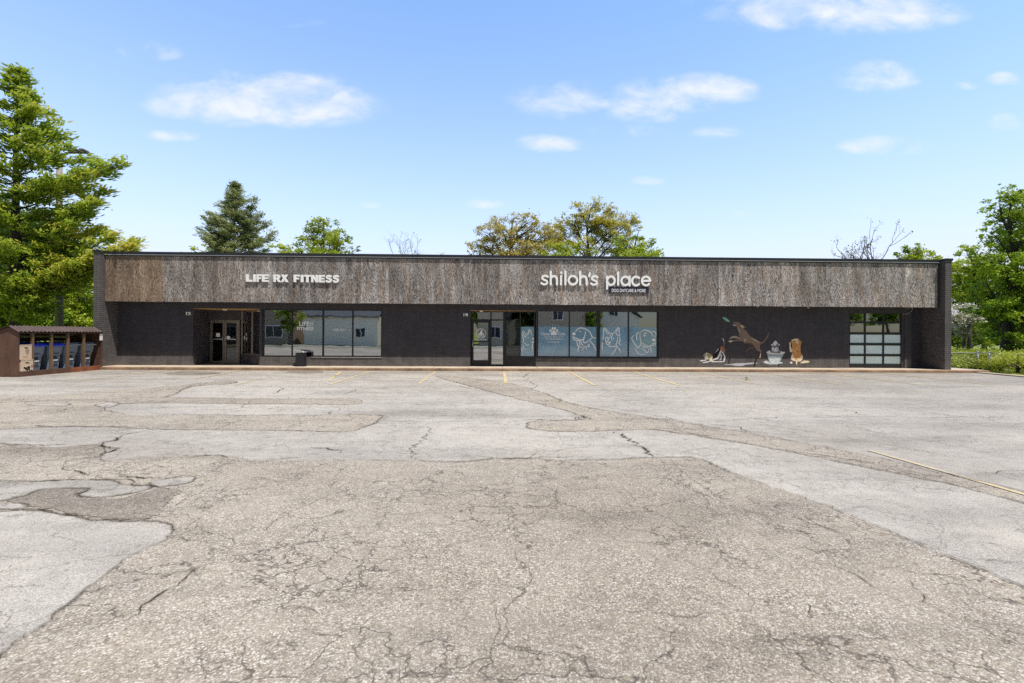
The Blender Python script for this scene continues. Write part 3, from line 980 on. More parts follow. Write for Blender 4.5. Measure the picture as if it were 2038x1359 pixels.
# ---- glazing helpers, all on y planes
def window(name, x0, x1, z0, z1, y, mull, frame_mat, glass, fw=0.05, mw=0.045, depth=0.09, parent=bld, pane_ranges=None):
    m = MB()
    y0, y1 = y, y + depth
    m.box((x0, y0, z0), (x0 + fw, y1, z1))
    m.box((x1 - fw, y0, z0), (x1, y1, z1))
    m.box((x0 + fw, y0, z1 - fw), (x1 - fw, y1, z1))
    m.box((x0 + fw, y0, z0), (x1 - fw, y1, z0 + fw))
    edges = [x0 + fw]
    for c, w in mull:
        m.box((c - w / 2, y0 + 0.004, z0 + fw), (c + w / 2, y1 - 0.004, z1 - fw))
        edges += [c - w / 2, c + w / 2]
    edges.append(x1 - fw)
    fr = part(m, name, frame_mat, parent)
    panes = []
    for i in range(0, len(edges), 2):
        g = MB()
        yy = y + depth * 0.55
        g.face([(edges[i], yy, z0 + fw), (edges[i + 1], yy, z0 + fw), (edges[i + 1], yy, z1 - fw), (edges[i], yy, z1 - fw)])
        g.build('pane', glass, fr)
        panes.append((edges[i], edges[i + 1]))
    return fr, panes, y + depth * 0.55


wf, panesL, yp = window('shop_window', w_fit[0], w_fit[1], z_sillL, z_head, YW + 0.04,
                        [(WX(580), .035), (WX(642), .06), (WX(701), .05)], M['blackframe'], M['glass'])
wr, panesR, ypr = window('shop_window', w_shi[0], w_shi[1], z_sillR, WZ(1190, 618), YW + 0.04,
                         [(WX(1133.5), .05), (WX(1191.5), .15), (WX(1251.5), .05)], M['blackframe'], M['glass'])
m = MB()
m.box((w_shi[0] - 0.05, YW - 0.05, z_sillR - 0.05), (w_shi[1] + 0.04, YW + 0.035, z_sillR - 0.003))
part(m, 'window_sill', M['blackframe'], bld)
m = MB()
m.box((w_fit[0] + 2.2, YW - 0.03, z_sillL - 0.03), (w_fit[1] + 0.02, YW + 0.035, z_sillL - 0.003))
part(m, 'window_sill', M['alum'], bld)
m = MB()
m.box((w_shi[0], YW + 0.03, WZ(1190, 618) + 0.002), (w_shi[1], YW + 0.2, z_head - 0.002))
part(m, 'window_head', M['brick'], bld)


# ---- vinyl drawings: thin ribbons and shapes in a vertical plane
class Flat:
    """Flat artwork in a vertical plane; each shape lies a hair in front of the last."""

    def __init__(self, y, mapper, step=0.0006):
        self.y, self.map, self.step, self.k = y, mapper, step, 0
        self.mb = MB()

    def plane(self):
        self.k += 1
        return self.y - self.k * self.step

    def pt(self, q, y):
        px, py = self.map(q)
        p = P(px, py, y=y)
        return (p.x, y, p.z)

    def poly(self, pts, mi=0, sm=0):
        if sm:
            pts = smooth_line(pts, sm, closed=True)
        y = self.plane()
        w = [self.pt(q, y) for q in pts]
        for t_ in geometry.tessellate_polygon([[Vector((a, c, 0)) for a, b, c in w]]):
            self.mb.face([w[i] for i in t_], mi)

    def oval(self, c, rx, ry, mi=0, n=12):
        self.poly([(c[0] + rx * math.cos(a), c[1] + ry * math.sin(a)) for a in np.linspace(0, 2 * math.pi, n, endpoint=False)], mi)

    def line(self, pts, w=0.012, mi=0, per=5):
        y = self.plane()
        ln = [Vector((p[0], p[2])) for p in (self.pt(q, y) for q in smooth_line(pts, per))]
        n_ = len(ln)
        L, Rr = [], []
        for i in range(n_):
            d = ln[min(i + 1, n_ - 1)] - ln[max(i - 1, 0)]
            nr = Vector((-d.y, d.x))
            if nr.length:
                nr.normalize()
            h = w * (0.55 + 0.45 * math.sin(math.pi * i / max(1, n_ - 1)))
            L.append(ln[i] + nr * h)
            Rr.append(ln[i] - nr * h)
        for i in range(n_ - 1):
            self.mb.face([(L[i].x, y, L[i].y), (L[i + 1].x, y, L[i + 1].y), (Rr[i + 1].x, y, Rr[i + 1].y), (Rr[i].x, y, Rr[i].y)], mi)


def zoomC(q):
    return 1030 + q[0] / 12.356, 610 + q[1] / 12.356


def zoomD(q):
    return 1180 + q[0] / 12.357, 610 + q[1] / 12.357


def text_mesh(body, x0, x1, z0, z1, y, offset=0.0, extrude=0.0, shear=0.0):
    """Lettering fitted into a rectangle of the vertical plane y; returns an MB."""
    cu = bpy.data.curves.new('lettering', 'FONT')
    cu.body = body
    cu.offset = offset
    cu.extrude = extrude
    cu.shear = shear
    cu.resolution_u = 3
    o = bpy.data.objects.new('lettering', cu)
    me = bpy.data.meshes.new_from_object(o)
    co = np.array([v.co[:] for v in me.vertices])
    lo, hi = co.min(0), co.max(0)
    sx, sz = (x1 - x0) / (hi[0] - lo[0]), (z1 - z0) / (hi[1] - lo[1])
    mb_ = MB()
    mb_.v = [(x0 + (c[0] - lo[0]) * sx, y - c[2], z0 + (c[1] - lo[1]) * sz) for c in co]
    mb_.f = [tuple(p.vertices) for p in me.polygons]
    mb_.mi = [0] * len(mb_.f)
    bpy.data.objects.remove(o)
    bpy.data.meshes.remove(me)
    bpy.data.curves.remove(cu)
    return mb_


def px_text(body, r, y, **kw):
    a, b = P(r[0], r[3], y=y), P(r[2], r[1], y=y)
    return text_mesh(body, a.x, b.x, a.z, b.z, y, **kw)


z_film = WZ(1190, 650.5)
arts = {
    1: dict(map=zoomC, lines=[
        [(1430, 620), (1460, 570), (1550, 525), (1660, 545), (1760, 610), (1810, 690), (1840, 750), (1880, 768), (1935, 770)],
        [(1840, 750), (1770, 820), (1700, 870), (1660, 890), (1625, 870), (1620, 800), (1650, 720), (1670, 650), (1660, 600)],
        [(1350, 740), (1440, 780), (1560, 820), (1620, 800), (1650, 760)], [(1350, 740), (1380, 800), (1450, 830), (1530, 840), (1600, 810)],
        [(1460, 840), (1470, 920), (1500, 970), (1590, 1010)], [(1500, 970), (1492, 1040), (1485, 1110)], [(1530, 850), (1528, 900), (1540, 960)], [(1550, 850), (1580, 910), (1615, 970)],
        [(1600, 1080), (1620, 1020), (1680, 980), (1695, 1050)], [(1770, 830), (1860, 930), (1900, 1010), (1935, 1080)], [(1750, 900), (1735, 980), (1765, 980), (1752, 905)], [(1520, 605), (1560, 625)]],
        ovals=[((1385, 670), 45, 38)]),
    2: dict(map=zoomD, lines=[
        [(275, 690), (262, 640), (275, 520), (340, 580), (430, 660)], [(430, 660), (500, 660)], [(500, 660), (560, 590), (632, 520), (645, 620), (665, 730)],
        [(290, 560), (340, 640), (370, 670), (400, 640)], [(620, 570), (565, 650), (610, 700), (650, 710)], [(430, 660), (420, 740), (360, 850), (330, 870), (305, 800), (330, 730)],
        [(330, 870), (340, 920), (410, 950), (420, 930)], [(500, 660), (460, 750), (470, 850)], [(275, 690), (255, 720), (265, 770), (215, 820)], [(215, 890), (310, 870), (235, 905), (230, 1000), (235, 1085)],
        [(600, 750), (605, 830), (570, 930), (600, 980)], [(640, 730), (672, 820), (640, 900), (690, 940)], [(600, 980), (540, 1080), (440, 1220)], [(612, 985), (650, 1060), (690, 1140)], [(370, 985), (480, 982), (600, 975)]],
        ovals=[((405, 885), 36, 30), ((505, 785), 18, 18), ((360, 770), 22, 30)]),
    3: dict(map=zoomD, lines=[
        [(1020, 700), (955, 770), (1000, 870), (1070, 970), (1110, 1000), (1160, 970), (1185, 880), (1160, 780), (1160, 625)], [(1120, 625), (1075, 690), (1080, 830)],
        [(1180, 625), (1240, 585), (1300, 580), (1390, 610), (1440, 660), (1490, 740)], [(1440, 620), (1530, 620), (1552, 680), (1535, 760)],
        [(1550, 860), (1530, 940), (1450, 950), (1370, 980), (1300, 960), (1210, 890)], [(1545, 890), (1500, 905), (1450, 920)], [(1200, 950), (1280, 1000), (1350, 990)],
        [(1255, 650), (1300, 670), (1310, 620)], [(1055, 1010), (1060, 1080), (1120, 1150), (1200, 1180), (1310, 1180)], [(1200, 1010), (1260, 1070), (1340, 1130), (1385, 1020)], [(1415, 990), (1425, 1060), (1440, 1125)]],
        ovals=[((1500, 820), 48, 42), ((1265, 715), 32, 22)]),
}
for i, (xa, xb) in enumerate(panesR):
    g = MB()
    yy = ypr - 0.006
    g.face([(xa + .004, yy, z_sillR + 0.055), (xb - .004, yy, z_sillR + 0.055), (xb - .004, yy, z_film), (xa + .004, yy, z_film)])
    g.build('frosted_film', M['film'], wr)
    if i in arts:
        fl = Flat(yy - 0.002, arts[i]['map'])
        for ln in arts[i]['lines']:
            fl.line(ln, 0.025)
        for c, rx, ry in arts[i]['ovals']:
            fl.oval(c, rx, ry)
        fl.mb.build('dog_drawing', M['decal'], wr)
    else:
        fl = Flat(yy - 0.002, zoomC)
        fl.poly([(890, 580), (930, 612), (966, 655), (960, 705), (890, 700), (820, 705), (816, 655), (850, 612)])
        for c, rx, ry in (((862, 540), 28, 42), ((922, 540), 28, 42), ((812, 595), 28, 32), ((975, 595), 28, 36)):
            fl.oval(c, rx, ry)
        fl.mb.build('paw_logo', M['decal'], wr)
        tx = MB()
        for body, r in (('Clever', (570, 632, 806, 706)), ('Cuts', (988, 632, 1168, 706)), ('Luxury Bath and', (650, 730, 1130, 764)), ('Pet Rehabilitation', (700, 780, 1105, 812)), ('BY APPOINTMENT', (740, 858, 1040, 890))):
            a, b = zoomC(r[:2]), zoomC(r[2:])
            tx.merge(px_text(body, (*a, *b), yy - 0.004, offset=0.012))
        tx.build('window_lettering', M['decal'], wr)

# fitness window lettering
yy = yp - 0.006
tx = MB()
tx.merge(px_text('LIFE', (595.5, 640.2, 616, 648.5), yy, offset=0.03))
tx.merge(px_text('RX', (617, 640.5, 624, 648.5), yy, offset=0.02))
tx.merge(px_text('FITNESS', (591, 650.5, 624, 657), yy, offset=0.03))
tx.merge(px_text('OPEN GYM', (663, 654.5, 686, 658.5), yy, offset=0.02))
tx.build('window_lettering', M['decal'], wf)
g = MB()                                                       # sun faded notice and blind behind the glass
a, b = P(590, 671, y=YW + 0.2), P(625, 652, y=YW + 0.2)
g.box((a.x, YW + 0.2, WZ(600, 668, YW + .2)), (b.x, YW + 0.21, WZ(600, 657, YW + .2)))
g.build('notice_board', M['white'], wf)

# ---- entrance of the fitness studio: deep splayed recess
XB = P(416, 665, y=YW + 1.2).x
yb = YW + 1.2
xd1 = P(478.5, 665, y=yb).x
m = MB()
m.hexa([(o_fit[0] - .2, YW + WT + .002, ZS), (o_fit[0], YW + WT + .002, ZS), (XB, yb, ZS), (XB - .2, yb, ZS)][::1],
       [(o_fit[0] - .2, YW + WT + .002, 3.05), (o_fit[0], YW + WT + .002, 3.05), (XB, yb, 3.05), (XB - .2, yb, 3.05)])
zd = WZ(447, 637, yb)
m.box((XB, yb, zd), (xd1, yb + .15, 3.05))
part(m, 'recess_wall', M['brick'], bld)
m = MB()
m.prism([(o_fit[0], YW + 0.005), (o_fit[1], YW + 0.005), (xd1 + .1, yb), (XB, yb)], z_head - 0.012, z_head + 0.03, axis='z')
rs = part(m, 'recess_soffit', M['soffit_wood'], bld)
m = MB()
c = P(447, 616, z=z_head - 0.02)
m.tube([(c.x, YW + .5, z_head - 0.014), (c.x, YW + .5, z_head - 0.05)], [0.11, 0.09], 12)
m.build('recessed_light', M['white'], rs)
# double door
dm = MB()
dfx = [P(q, 665, y=yb).x for q in (417, 446.5, 449, 474.5)]
f_ = 0.05
zt = zd - 0.002
dm.box((dfx[0], yb + .01, ZS), (dfx[0] + f_, yb + .1, zt))
dm.box((dfx[3], yb + .01, ZS), (dfx[3] + f_, yb + .1, zt))
dm.box((dfx[0] + f_, yb + .01, zt - f_), (dfx[3], yb + .1, zt))
dr = part(dm, 'double_door', M['bronze'], bld)
mid = (dfx[0] + dfx[3] + f_) / 2
for s, (xa, xb) in ((1, (dfx[0] + f_ + .004, mid - .004)), (-1, (mid + .004, dfx[3] - .004))):
    m = MB()
    lf = 0.085
    m.box((xa, yb, ZS + .02), (xa + lf, yb + .05, zt - f_ - .004))
    m.box((xb - lf, yb, ZS + .02), (xb, yb + .05, zt - f_ - .004))
    m.box((xa + lf, yb, zt - f_ - lf), (xb - lf, yb + .05, zt - f_ - .004))
    m.box((xa + lf, yb, ZS + .02), (xb - lf, yb + .05, ZS + .14))
    m.build('door_leaf', M['bronze'], dr)
    g = MB()
    g.face([(xa + lf, yb + .025, ZS + .14), (xb - lf, yb + .025, ZS + .14), (xb - lf, yb + .025, zt - f_ - lf), (xa + lf, yb + .025, zt - f_ - lf)])
    g.build('pane', M['glass_dark'], dr)
    m = MB()
    hx = xb - .06 if s > 0 else xa + .06
    m.tube([(hx, yb - .05, 1.05 + ZS), (hx, yb - .05, 1.35 + ZS)], .016, 8)
    m.tube([(hx, yb - .05, 1.07 + ZS), (hx, yb, 1.07 + ZS)], .012, 6)
    m.tube([(hx, yb - .05, 1.33 + ZS), (hx, yb, 1.33 + ZS)], .012, 6)
    m.build('handle', M['alum'], dr, smooth=True)
    m = MB()
    cx_ = (xa + xb) / 2
    m.box((cx_ - .2, yb + .012, 1.14 + ZS), (cx_ + .2, yb + .024, 1.19 + ZS))
    m.build('push_bar', M['alum'], dr)
m = MB()
c = P(434, 667, y=yb + .02)
m.box((c.x - .09, yb + .015, c.z - .08), (c.x + .09, yb + .022, c.z + .1))
c = P(452, 672, y=yb - .01)
m.tube([(c.x + .06, yb - .003, c.z), (c.x + .06, yb - .02, c.z)], .09, 14)
m.build('door_notice', M['white'], dr)


# splayed sidelights
def splay(name, A_, B_, z0, z1, frame, glass, posts, fw=0.05):
    """Framed glass on the vertical plane through plan points A_, B_."""
    A_, B_ = Vector((*A_, 0)), Vector((*B_, 0))
    d = (B_ - A_)
    L = d.length
    d.normalize()
    nr = Vector((d.y, -d.x, 0))
    m = MB()

    def bar(s0, s1, za, zb, t=0.07):
        p = [A_ + d * s0 + nr * t / 2, A_ + d * s0 - nr * t / 2, A_ + d * s1 - nr * t / 2, A_ + d * s1 + nr * t / 2]
        m.hexa([(q.x, q.y, za) for q in p], [(q.x, q.y, zb) for q in p])
    bar(0.01, L, z1 - fw, z1)
    bar(0.01, L, z0, z0 + fw)
    ed = []
    for s in posts:
        s0 = max(0, s * L - fw / 2)
        bar(s0, s0 + fw, z0 + fw, z1 - fw, 0.066)
        ed.append((s0, s0 + fw))
    fr = part(m, name, frame, bld)
    spans = []
    for (a0, a1), (b0, b1) in zip(ed, ed[1:]):
        g = MB()
        p, q = A_ + d * a1, A_ + d * b0
        g.face([(p.x, p.y, z0 + fw), (q.x, q.y, z0 + fw), (q.x, q.y, z1 - fw), (p.x, p.y, z1 - fw)])
        g.build('pane', glass, fr)
        spans.append((p, q))
    return fr, spans, nr


zk = WZ(500, 707)
zhs = z_head - 0.016
splay('sidelight_window', (xd1 + .06, yb - .02), (o_fit[1] + .03, YW + .06), zk, zhs, M['bronze'], M['glass_dark'], (0, .55, .97))
m = MB()
m.hexa([(xd1 + .03, yb + .05, ZS), (xd1 + .03, yb - .04, ZS), (o_fit[1], YW + .02, ZS), (o_fit[1], YW + .2, ZS)],
       [(xd1 + .03, yb + .05, zk - .002), (xd1 + .03, yb - .04, zk - .002), (o_fit[1], YW + .02, zk - .002), (o_fit[1], YW + .2, zk - .002)])
part(m, 'knee_wall', M['brick'], bld)

# ---- entrance of the dog daycare
yd = YW + 0.30
zt2 = WZ(970, 620, yd)
m = MB()
m.prism([(o_shi[0], YW + 0.005), (o_shi[1], YW + 0.005), (o_shi[1], yd + .5), (o_shi[0], yd + .5)], z_head - 0.012, z_head + 0.03, axis='z')
rs2 = part(m, 'recess_soffit', M['soffit_wood'], bld)
m = MB()
m.tube([(WX(957), YW + .15, z_head - 0.014), (WX(957), YW + .15, z_head - 0.06)], [0.09, 0.03], 12)
m.build('recessed_light', M['white'], rs2)
X = [P(q, 665, y=yd).x for q in (935.5, 938.5, 975.5, 978.5, 1001, 1005)]
m = MB()
zr = WZ(970, 636.5, yd)
zh2 = z_head - .014
for xa, xb in ((X[0], X[1]), (X[2], X[3]), (X[4], X[5])):
    m.box((xa, yd, ZS), (xb, yd + .1, zh2))
m.box((X[1], yd, zh2 - .05), (X[2], yd + .1, zh2))
m.box((X[3], yd, zh2 - .05), (X[4], yd + .1, zh2))
m.box((X[1], yd, zr - .03), (X[2], yd + .1, zr + .03))
m.box((X[3], yd, zr - .03), (X[4], yd + .1, zr + .03))
m.box((X[3], yd, ZS), (X[4], yd + .1, ZS + .08))
ent = part(m, 'entrance_door', M['blackframe'], bld)
m = MB()
xa, xb = X[1] + .006, X[2] - .006
lf = 0.09
zl = zr - .036
m.box((xa, yd + .02, ZS + .015), (xa + lf, yd + .07, zl))
m.box((xb - lf, yd + .02, ZS + .015), (xb, yd + .07, zl))
m.box((xa + lf, yd + .02, zl - lf), (xb - lf, yd + .07, zl))
m.box((xa + lf, yd + .02, ZS + .015), (xb - lf, yd + .07, ZS + .27))
zm = WZ(957, 679.5, yd)
m.box((xa + lf, yd + .024, zm - .03), (xb - lf, yd + .066, zm + .03))
m.build('door_leaf', M['blackframe'], ent)
for (a_, b_, c_, d_) in ((xa + lf, xb - lf, ZS + .27, zm - .03), (xa + lf, xb - lf, zm + .03, zl - lf), (X[1], X[2], zr + .03, zh2 - .05), (X[3], X[4], zr + .03, zh2 - .05), (X[3], X[4], ZS + .08, zr - .03)):
    g = MB()
    g.face([(a_, yd + .045, c_), (b_, yd + .045, c_), (b_, yd + .045, d_), (a_, yd + .045, d_)])
    g.build('pane', M['glass_bright'], ent)
m = MB()
m.tube([(xa + .05, yd - .04, 1.0), (xa + .05, yd - .04, 1.35)], .018, 8)
m.tube([(xa + .05, yd - .04, 1.02), (xa + .05, yd + .02, 1.02)], .014, 6)
m.tube([(xa + .05, yd - .04, 1.33), (xa + .05, yd + .02, 1.33)], .014, 6)
m.build('handle', M['alum'], ent, smooth=True)


def zoomE(q):
    return 920 + q[0] / 10.875, 610 + q[1] / 10.875


fl = Flat(yd + .04, zoomE)
ring = [(405 + 105 * math.cos(a), 583 + 100 * math.sin(a)) for a in np.linspace(0, 2 * math.pi, 25)]
fl.line(ring, 0.014, per=2)
fl.poly([(415, 505), (432, 520), (432, 625), (345, 625)])
fl.poly([(440, 560), (480, 625), (440, 625)])
fl.line([(310, 640), (400, 652), (500, 640)], 0.012)
fl.mb.build('door_emblem', M['decal'], ent)
tx = px_text('DOG DAYCARE', (*zoomE((300, 700)), *zoomE((512, 730))), yd + .036, offset=0.02)
tx.build('door_lettering', M['decal'], ent)
# splayed pane with the first dog drawing
A2, B2 = (X[5] + .01, yd + .04), (o_shi[1] - .01, YW + .07)
zk2 = WZ(1035, 711)
fr2, spans, nr2 = splay('sidelight_window', A2, B2, zk2, zh2, M['blackframe'], M['glass_dark'], (0, .5, .97))
p, q = spans[1]
off = Vector((nr2.x, nr2.y, 0)) * 0.008
g = MB()
zf2 = WZ(1050, 650)
g.face([(p.x + off.x, p.y + off.y, zk2 + .052), (q.x + off.x, q.y + off.y, zk2 + .052), (q.x + off.x, q.y + off.y, zf2), (p.x + off.x, p.y + off.y, zf2)])
g.build('frosted_film', M['film'], fr2)
fl = Flat(YW + 0.1, zoomC)
for ln in ([(150, 600), (130, 640), (140, 780), (155, 830), (145, 900)], [(150, 600), (215, 700), (195, 750), (140, 660)], [(240, 690), (285, 570), (310, 580), (340, 640), (340, 700)], [(240, 690), (275, 660), (295, 590)],
           [(320, 880), (400, 855), (370, 910), (365, 1000), (365, 1090)], [(170, 890), (240, 950), (290, 925)], [(160, 950), (135, 990), (160, 1030), (215, 1050)], [(90, 1010), (110, 1060), (140, 1110)]):
    fl.line(ln, 0.02)
fl.oval((260, 770), 16, 12)
fl.oval((385, 790), 26, 24)
dd = (q - p).normalized()
for i, v in enumerate(fl.mb.v):                      # lay the drawing on the splayed pane
    s = (v[0] - p.x) / dd.x if abs(dd.x) > 1e-6 else 0
    k_ = (YW + 0.1 - v[1])
    c = p + dd * s
    fl.mb.v[i] = (c.x + nr2.x * (0.011 + k_), c.y + nr2.y * (0.011 + k_), v[2])
fl.mb.build('dog_drawing', M['decal'], fr2)
m = MB()
m.hexa([(X[5] + .002, yd + .1, ZS), (X[5] + .002, yd + .01, ZS), (o_shi[1], YW + .03, ZS), (o_shi[1], YW + .14, ZS)],
       [(X[5] + .002, yd + .1, zk2 - .002), (X[5] + .002, yd + .01, zk2 - .002), (o_shi[1], YW + .03, zk2 - .002), (o_shi[1], YW + .14, zk2 - .002)])
part(m, 'knee_wall', M['blackframe'], bld)

# ---- glazed sectional garage door
gx0, gx1 = garage[0] + .01, garage[1] - .14
gz1 = z_garage - .005
yg = YW + 0.06
cols = [P(q, 665, y=yg).x for q in (1692, 1720.5, 1723.5, 1757, 1760, 1794)]
rows_px = [(624, 639.5), (643.5, 661), (666, 682.5), (687.5, 704.5), (709, 724)]
m = MB()
zr_ = [(WZ(1745, b, yg), WZ(1745, a, yg)) for a, b in rows_px]
xs = [gx0] + cols + [gx1]
zs = [ZS + .005] + [v for r_ in reversed(zr_) for v in r_] + [gz1]
for i in range(0, len(xs), 2):
    m.box((xs[i], yg, zs[0]), (xs[i + 1], yg + .05, zs[-1]))
for i in range(1, len(xs) - 1, 2):
    for j in range(0, len(zs), 2):
        m.box((xs[i], yg + .004, zs[j]), (xs[i + 1], yg + .046, zs[j + 1]))
gd = part(m, 'garage_door', M['blackframe'], bld)
for i in range(1, len(xs) - 1, 2):
    for j in range(1, len(zs) - 1, 2):
        g = MB()
        g.face([(xs[i], yg + .03, zs[j]), (xs[i + 1], yg + .03, zs[j]), (xs[i + 1], yg + .03, zs[j + 1]), (xs[i], yg + .03, zs[j + 1])])
        g.build('pane', M['frost'] if j < 6 else M['glass'], gd)
m = MB()
m.box((gx1 + .003, YW + .03, ZS), (garage[1] - .003, YW + .2, z_garage - .002))
part(m, 'door_jamb', M['soffit'], bld)

sp_ = P(600.5, 728.5, z=ZS)
ab = thing('litter_bin', 'small dark pedestal bin with pale tilted top before the fitness window', 'bin', loc=(sp_.x, YW - .32, ZS))
m = MB()
m.box((sp_.x - .22, YW - .48, ZS), (sp_.x + .22, YW - .16, ZS + .05))
m.prism([(sp_.x - .19, YW - .46), (sp_.x + .19, YW - .46), (sp_.x + .19, YW - .18), (sp_.x - .19, YW - .18)], ZS + .05, ZS + .60, axis='z')
part(m, 'body', M['blackframe'], ab, bevel=.012)
m = MB()
m.hexa([(sp_.x - .30, YW - .48, ZS + .68), (sp_.x + .20, YW - .48, ZS + .605), (sp_.x + .20, YW - .16, ZS + .605), (sp_.x - .30, YW - .16, ZS + .68)],
       [(sp_.x - .28, YW - .46, ZS + .735), (sp_.x + .14, YW - .46, ZS + .68), (sp_.x + .14, YW - .18, ZS + .68), (sp_.x - .28, YW - .18, ZS + .735)])
part(m, 'lid', M['alum'], ab, bevel=.015)

# ------------------------------------------------------------------ wall signs
# block letters, each standing off the boards
sg = thing('wall_sign', 'white block capital lettering on the plywood fascia above the recessed double door', 'sign', loc=(P(583, 561, y=YF).x, YF, P(583, 561, y=YF).z))
lay = [('L', 490.8, 503.6), ('I', 505.3, 510.4), ('F', 512.2, 522), ('E', 522.8, 536), ('R', 545.5, 559.5), ('X', 560.2, 575), ('F', 585.6, 598), ('I', 599.8, 605.2), ('T', 606.5, 619.5), ('N', 620.4, 633.8), ('E', 635, 647.5), ('S', 648.8, 662), ('S', 663, 676.2)]
H = {'L': [(0, 0), (1, 0), (1, .27), (.42, .27), (.42, 1), (0, 1)], 'I': [(0, 0), (1, 0), (1, 1), (0, 1)],
     'F': [(0, 0), (.42, 0), (.42, .37), (.88, .37), (.88, .6), (.42, .6), (.42, .77), (1, .77), (1, 1), (0, 1)],
     'E': [(0, 0), (1, 0), (1, .24), (.42, .24), (.42, .39), (.92, .39), (.92, .61), (.42, .61), (.42, .77), (1, .77), (1, 1), (0, 1)],
     'T': [(.31, 0), (.69, 0), (.69, .76), (1, .76), (1, 1), (0, 1), (0, .76), (.31, .76)],
     'N': [(0, 0), (.34, 0), (.34, .55), (.66, 0), (1, 0), (1, 1), (.66, 1), (.66, .45), (.34, 1), (0, 1)],
     'X': [(0, 0), (.36, 0), (.5, .27), (.64, 0), (1, 0), (.7, .51), (.98, 1), (.62, 1), (.5, .76), (.38, 1), (.02, 1), (.3, .51)],
     'R': [(0, 0), (.36, 0), (.36, .36), (.46, .36), (.66, 0), (1.02, 0), (.78, .42), (.92, .52), (.96, .7), (.9, .88), (.74, .98), (.56, 1), (0, 1), (0, .9), (.36, .78), (.52, .78), (.6, .69), (.52, .58), (.36, .58), (.36, .775), (0, .897)]}
S_mid = [(.86, .72), (.74, .86), (.5, .885), (.26, .83), (.2, .7), (.32, .6), (.6, .5), (.78, .4), (.82, .27), (.7, .14), (.48, .1), (.24, .14), (.12, .3)]
for ch, xa, xb in lay:
    zb = P((xa + xb) / 2, 560.8 + (xa - 490) * 0.009, y=YF).z
    zt_ = P((xa + xb) / 2, 545.9 + (xa - 490) * 0.0105, y=YF).z
    Xa, Xb = P(xa, 555, y=YF).x, P(xb, 555, y=YF).x
    mp = lambda u, w: (Xa + (Xb - Xa) * u, zb + (zt_ - zb) * w)
    m = MB()
    if ch == 'S':
        c = smooth_line(S_mid, 4)
        L, Rr = [], []
        for i in range(len(c)):
            a, b = c[max(i - 1, 0)], c[min(i + 1, len(c) - 1)]
            dx, dz = b[0] - a[0], b[1] - a[1]
            n_ = math.hypot(dx, dz)
            hw = 0.135
            L.append((c[i][0] - dz / n_ * hw * 1.05, c[i][1] + dx / n_ * hw))
            Rr.append((c[i][0] + dz / n_ * hw * 1.05, c[i][1] - dx / n_ * hw))
        for i in range(len(c) - 1):
            q = [mp(*L[i]), mp(*L[i + 1]), mp(*Rr[i + 1]), mp(*Rr[i])]
            lo = [(u, YF - .03, w) for u, w in q]
            hi = [(u, YF - .075, w) for u, w in q]
            m.face(hi)
            m.face(lo)
            m.face([hi[0], hi[1], lo[1], lo[0]])
            m.face([hi[2], hi[3], lo[3], lo[2]])
    else:
        m.prism([mp(u, w) for u, w in H[ch]], YF - .075, YF - .03, axis='y')
    part(m, 'letter', M['lettering'], sg)


# rounded lowercase letters
sg2 = thing('wall_sign', 'white rounded lowercase lettering on the plywood fascia above the dog drawings', 'sign', loc=(P(1185, 568, y=YF).x, YF, P(1185, 568, y=YF).z))


def zoomS(q):
    return 1060 + q[0] / 7.838, 530 + q[1] / 7.838


def arc(cx_, cy_, rx, ry, a0, a1, n_=12):
    return [(cx_ + rx * math.cos(R(a)), cy_ - ry * math.sin(R(a))) for a in np.linspace(a0, a1, n_)]


glyphs = [
    [[(238, 165), (215, 150), (180, 148), (150, 165), (150, 195), (185, 215), (220, 228), (228, 260), (205, 280), (165, 282), (132, 262)]],
    [[(280, 82), (280, 285)], arc(328, 205, 48, 52, 178, 0) + [(378, 285)]],
    [[(440, 152), (440, 285)], [(441, 96), (443, 104)]],
    [[(508, 80), (508, 285)]],
    [arc(625, 218, 66, 66, 90, 450, 28)],
    [[(738, 85), (738, 288)], arc(788, 210, 50, 54, 178, 0) + [(840, 288)]],
    [[(890, 108), (876, 158)]],
    [[(1008, 172), (985, 156), (950, 155), (922, 170), (922, 202), (955, 220), (992, 235), (1000, 262), (978, 284), (938, 288), (905, 268)]],
    [[(1156, 160), (1156, 350)], arc(1217, 225, 58, 66, 165, -170, 24)],
    [[(1328, 95), (1328, 292)]],
    [arc(1442, 228, 62, 66, 90, 450, 28), [(1506, 160), (1506, 302)]],
    [arc(1608, 230, 62, 68, 42, 318, 20)],
    [[(1700, 228), (1826, 226)], arc(1762, 230, 64, 68, 2, 318, 26)],
]
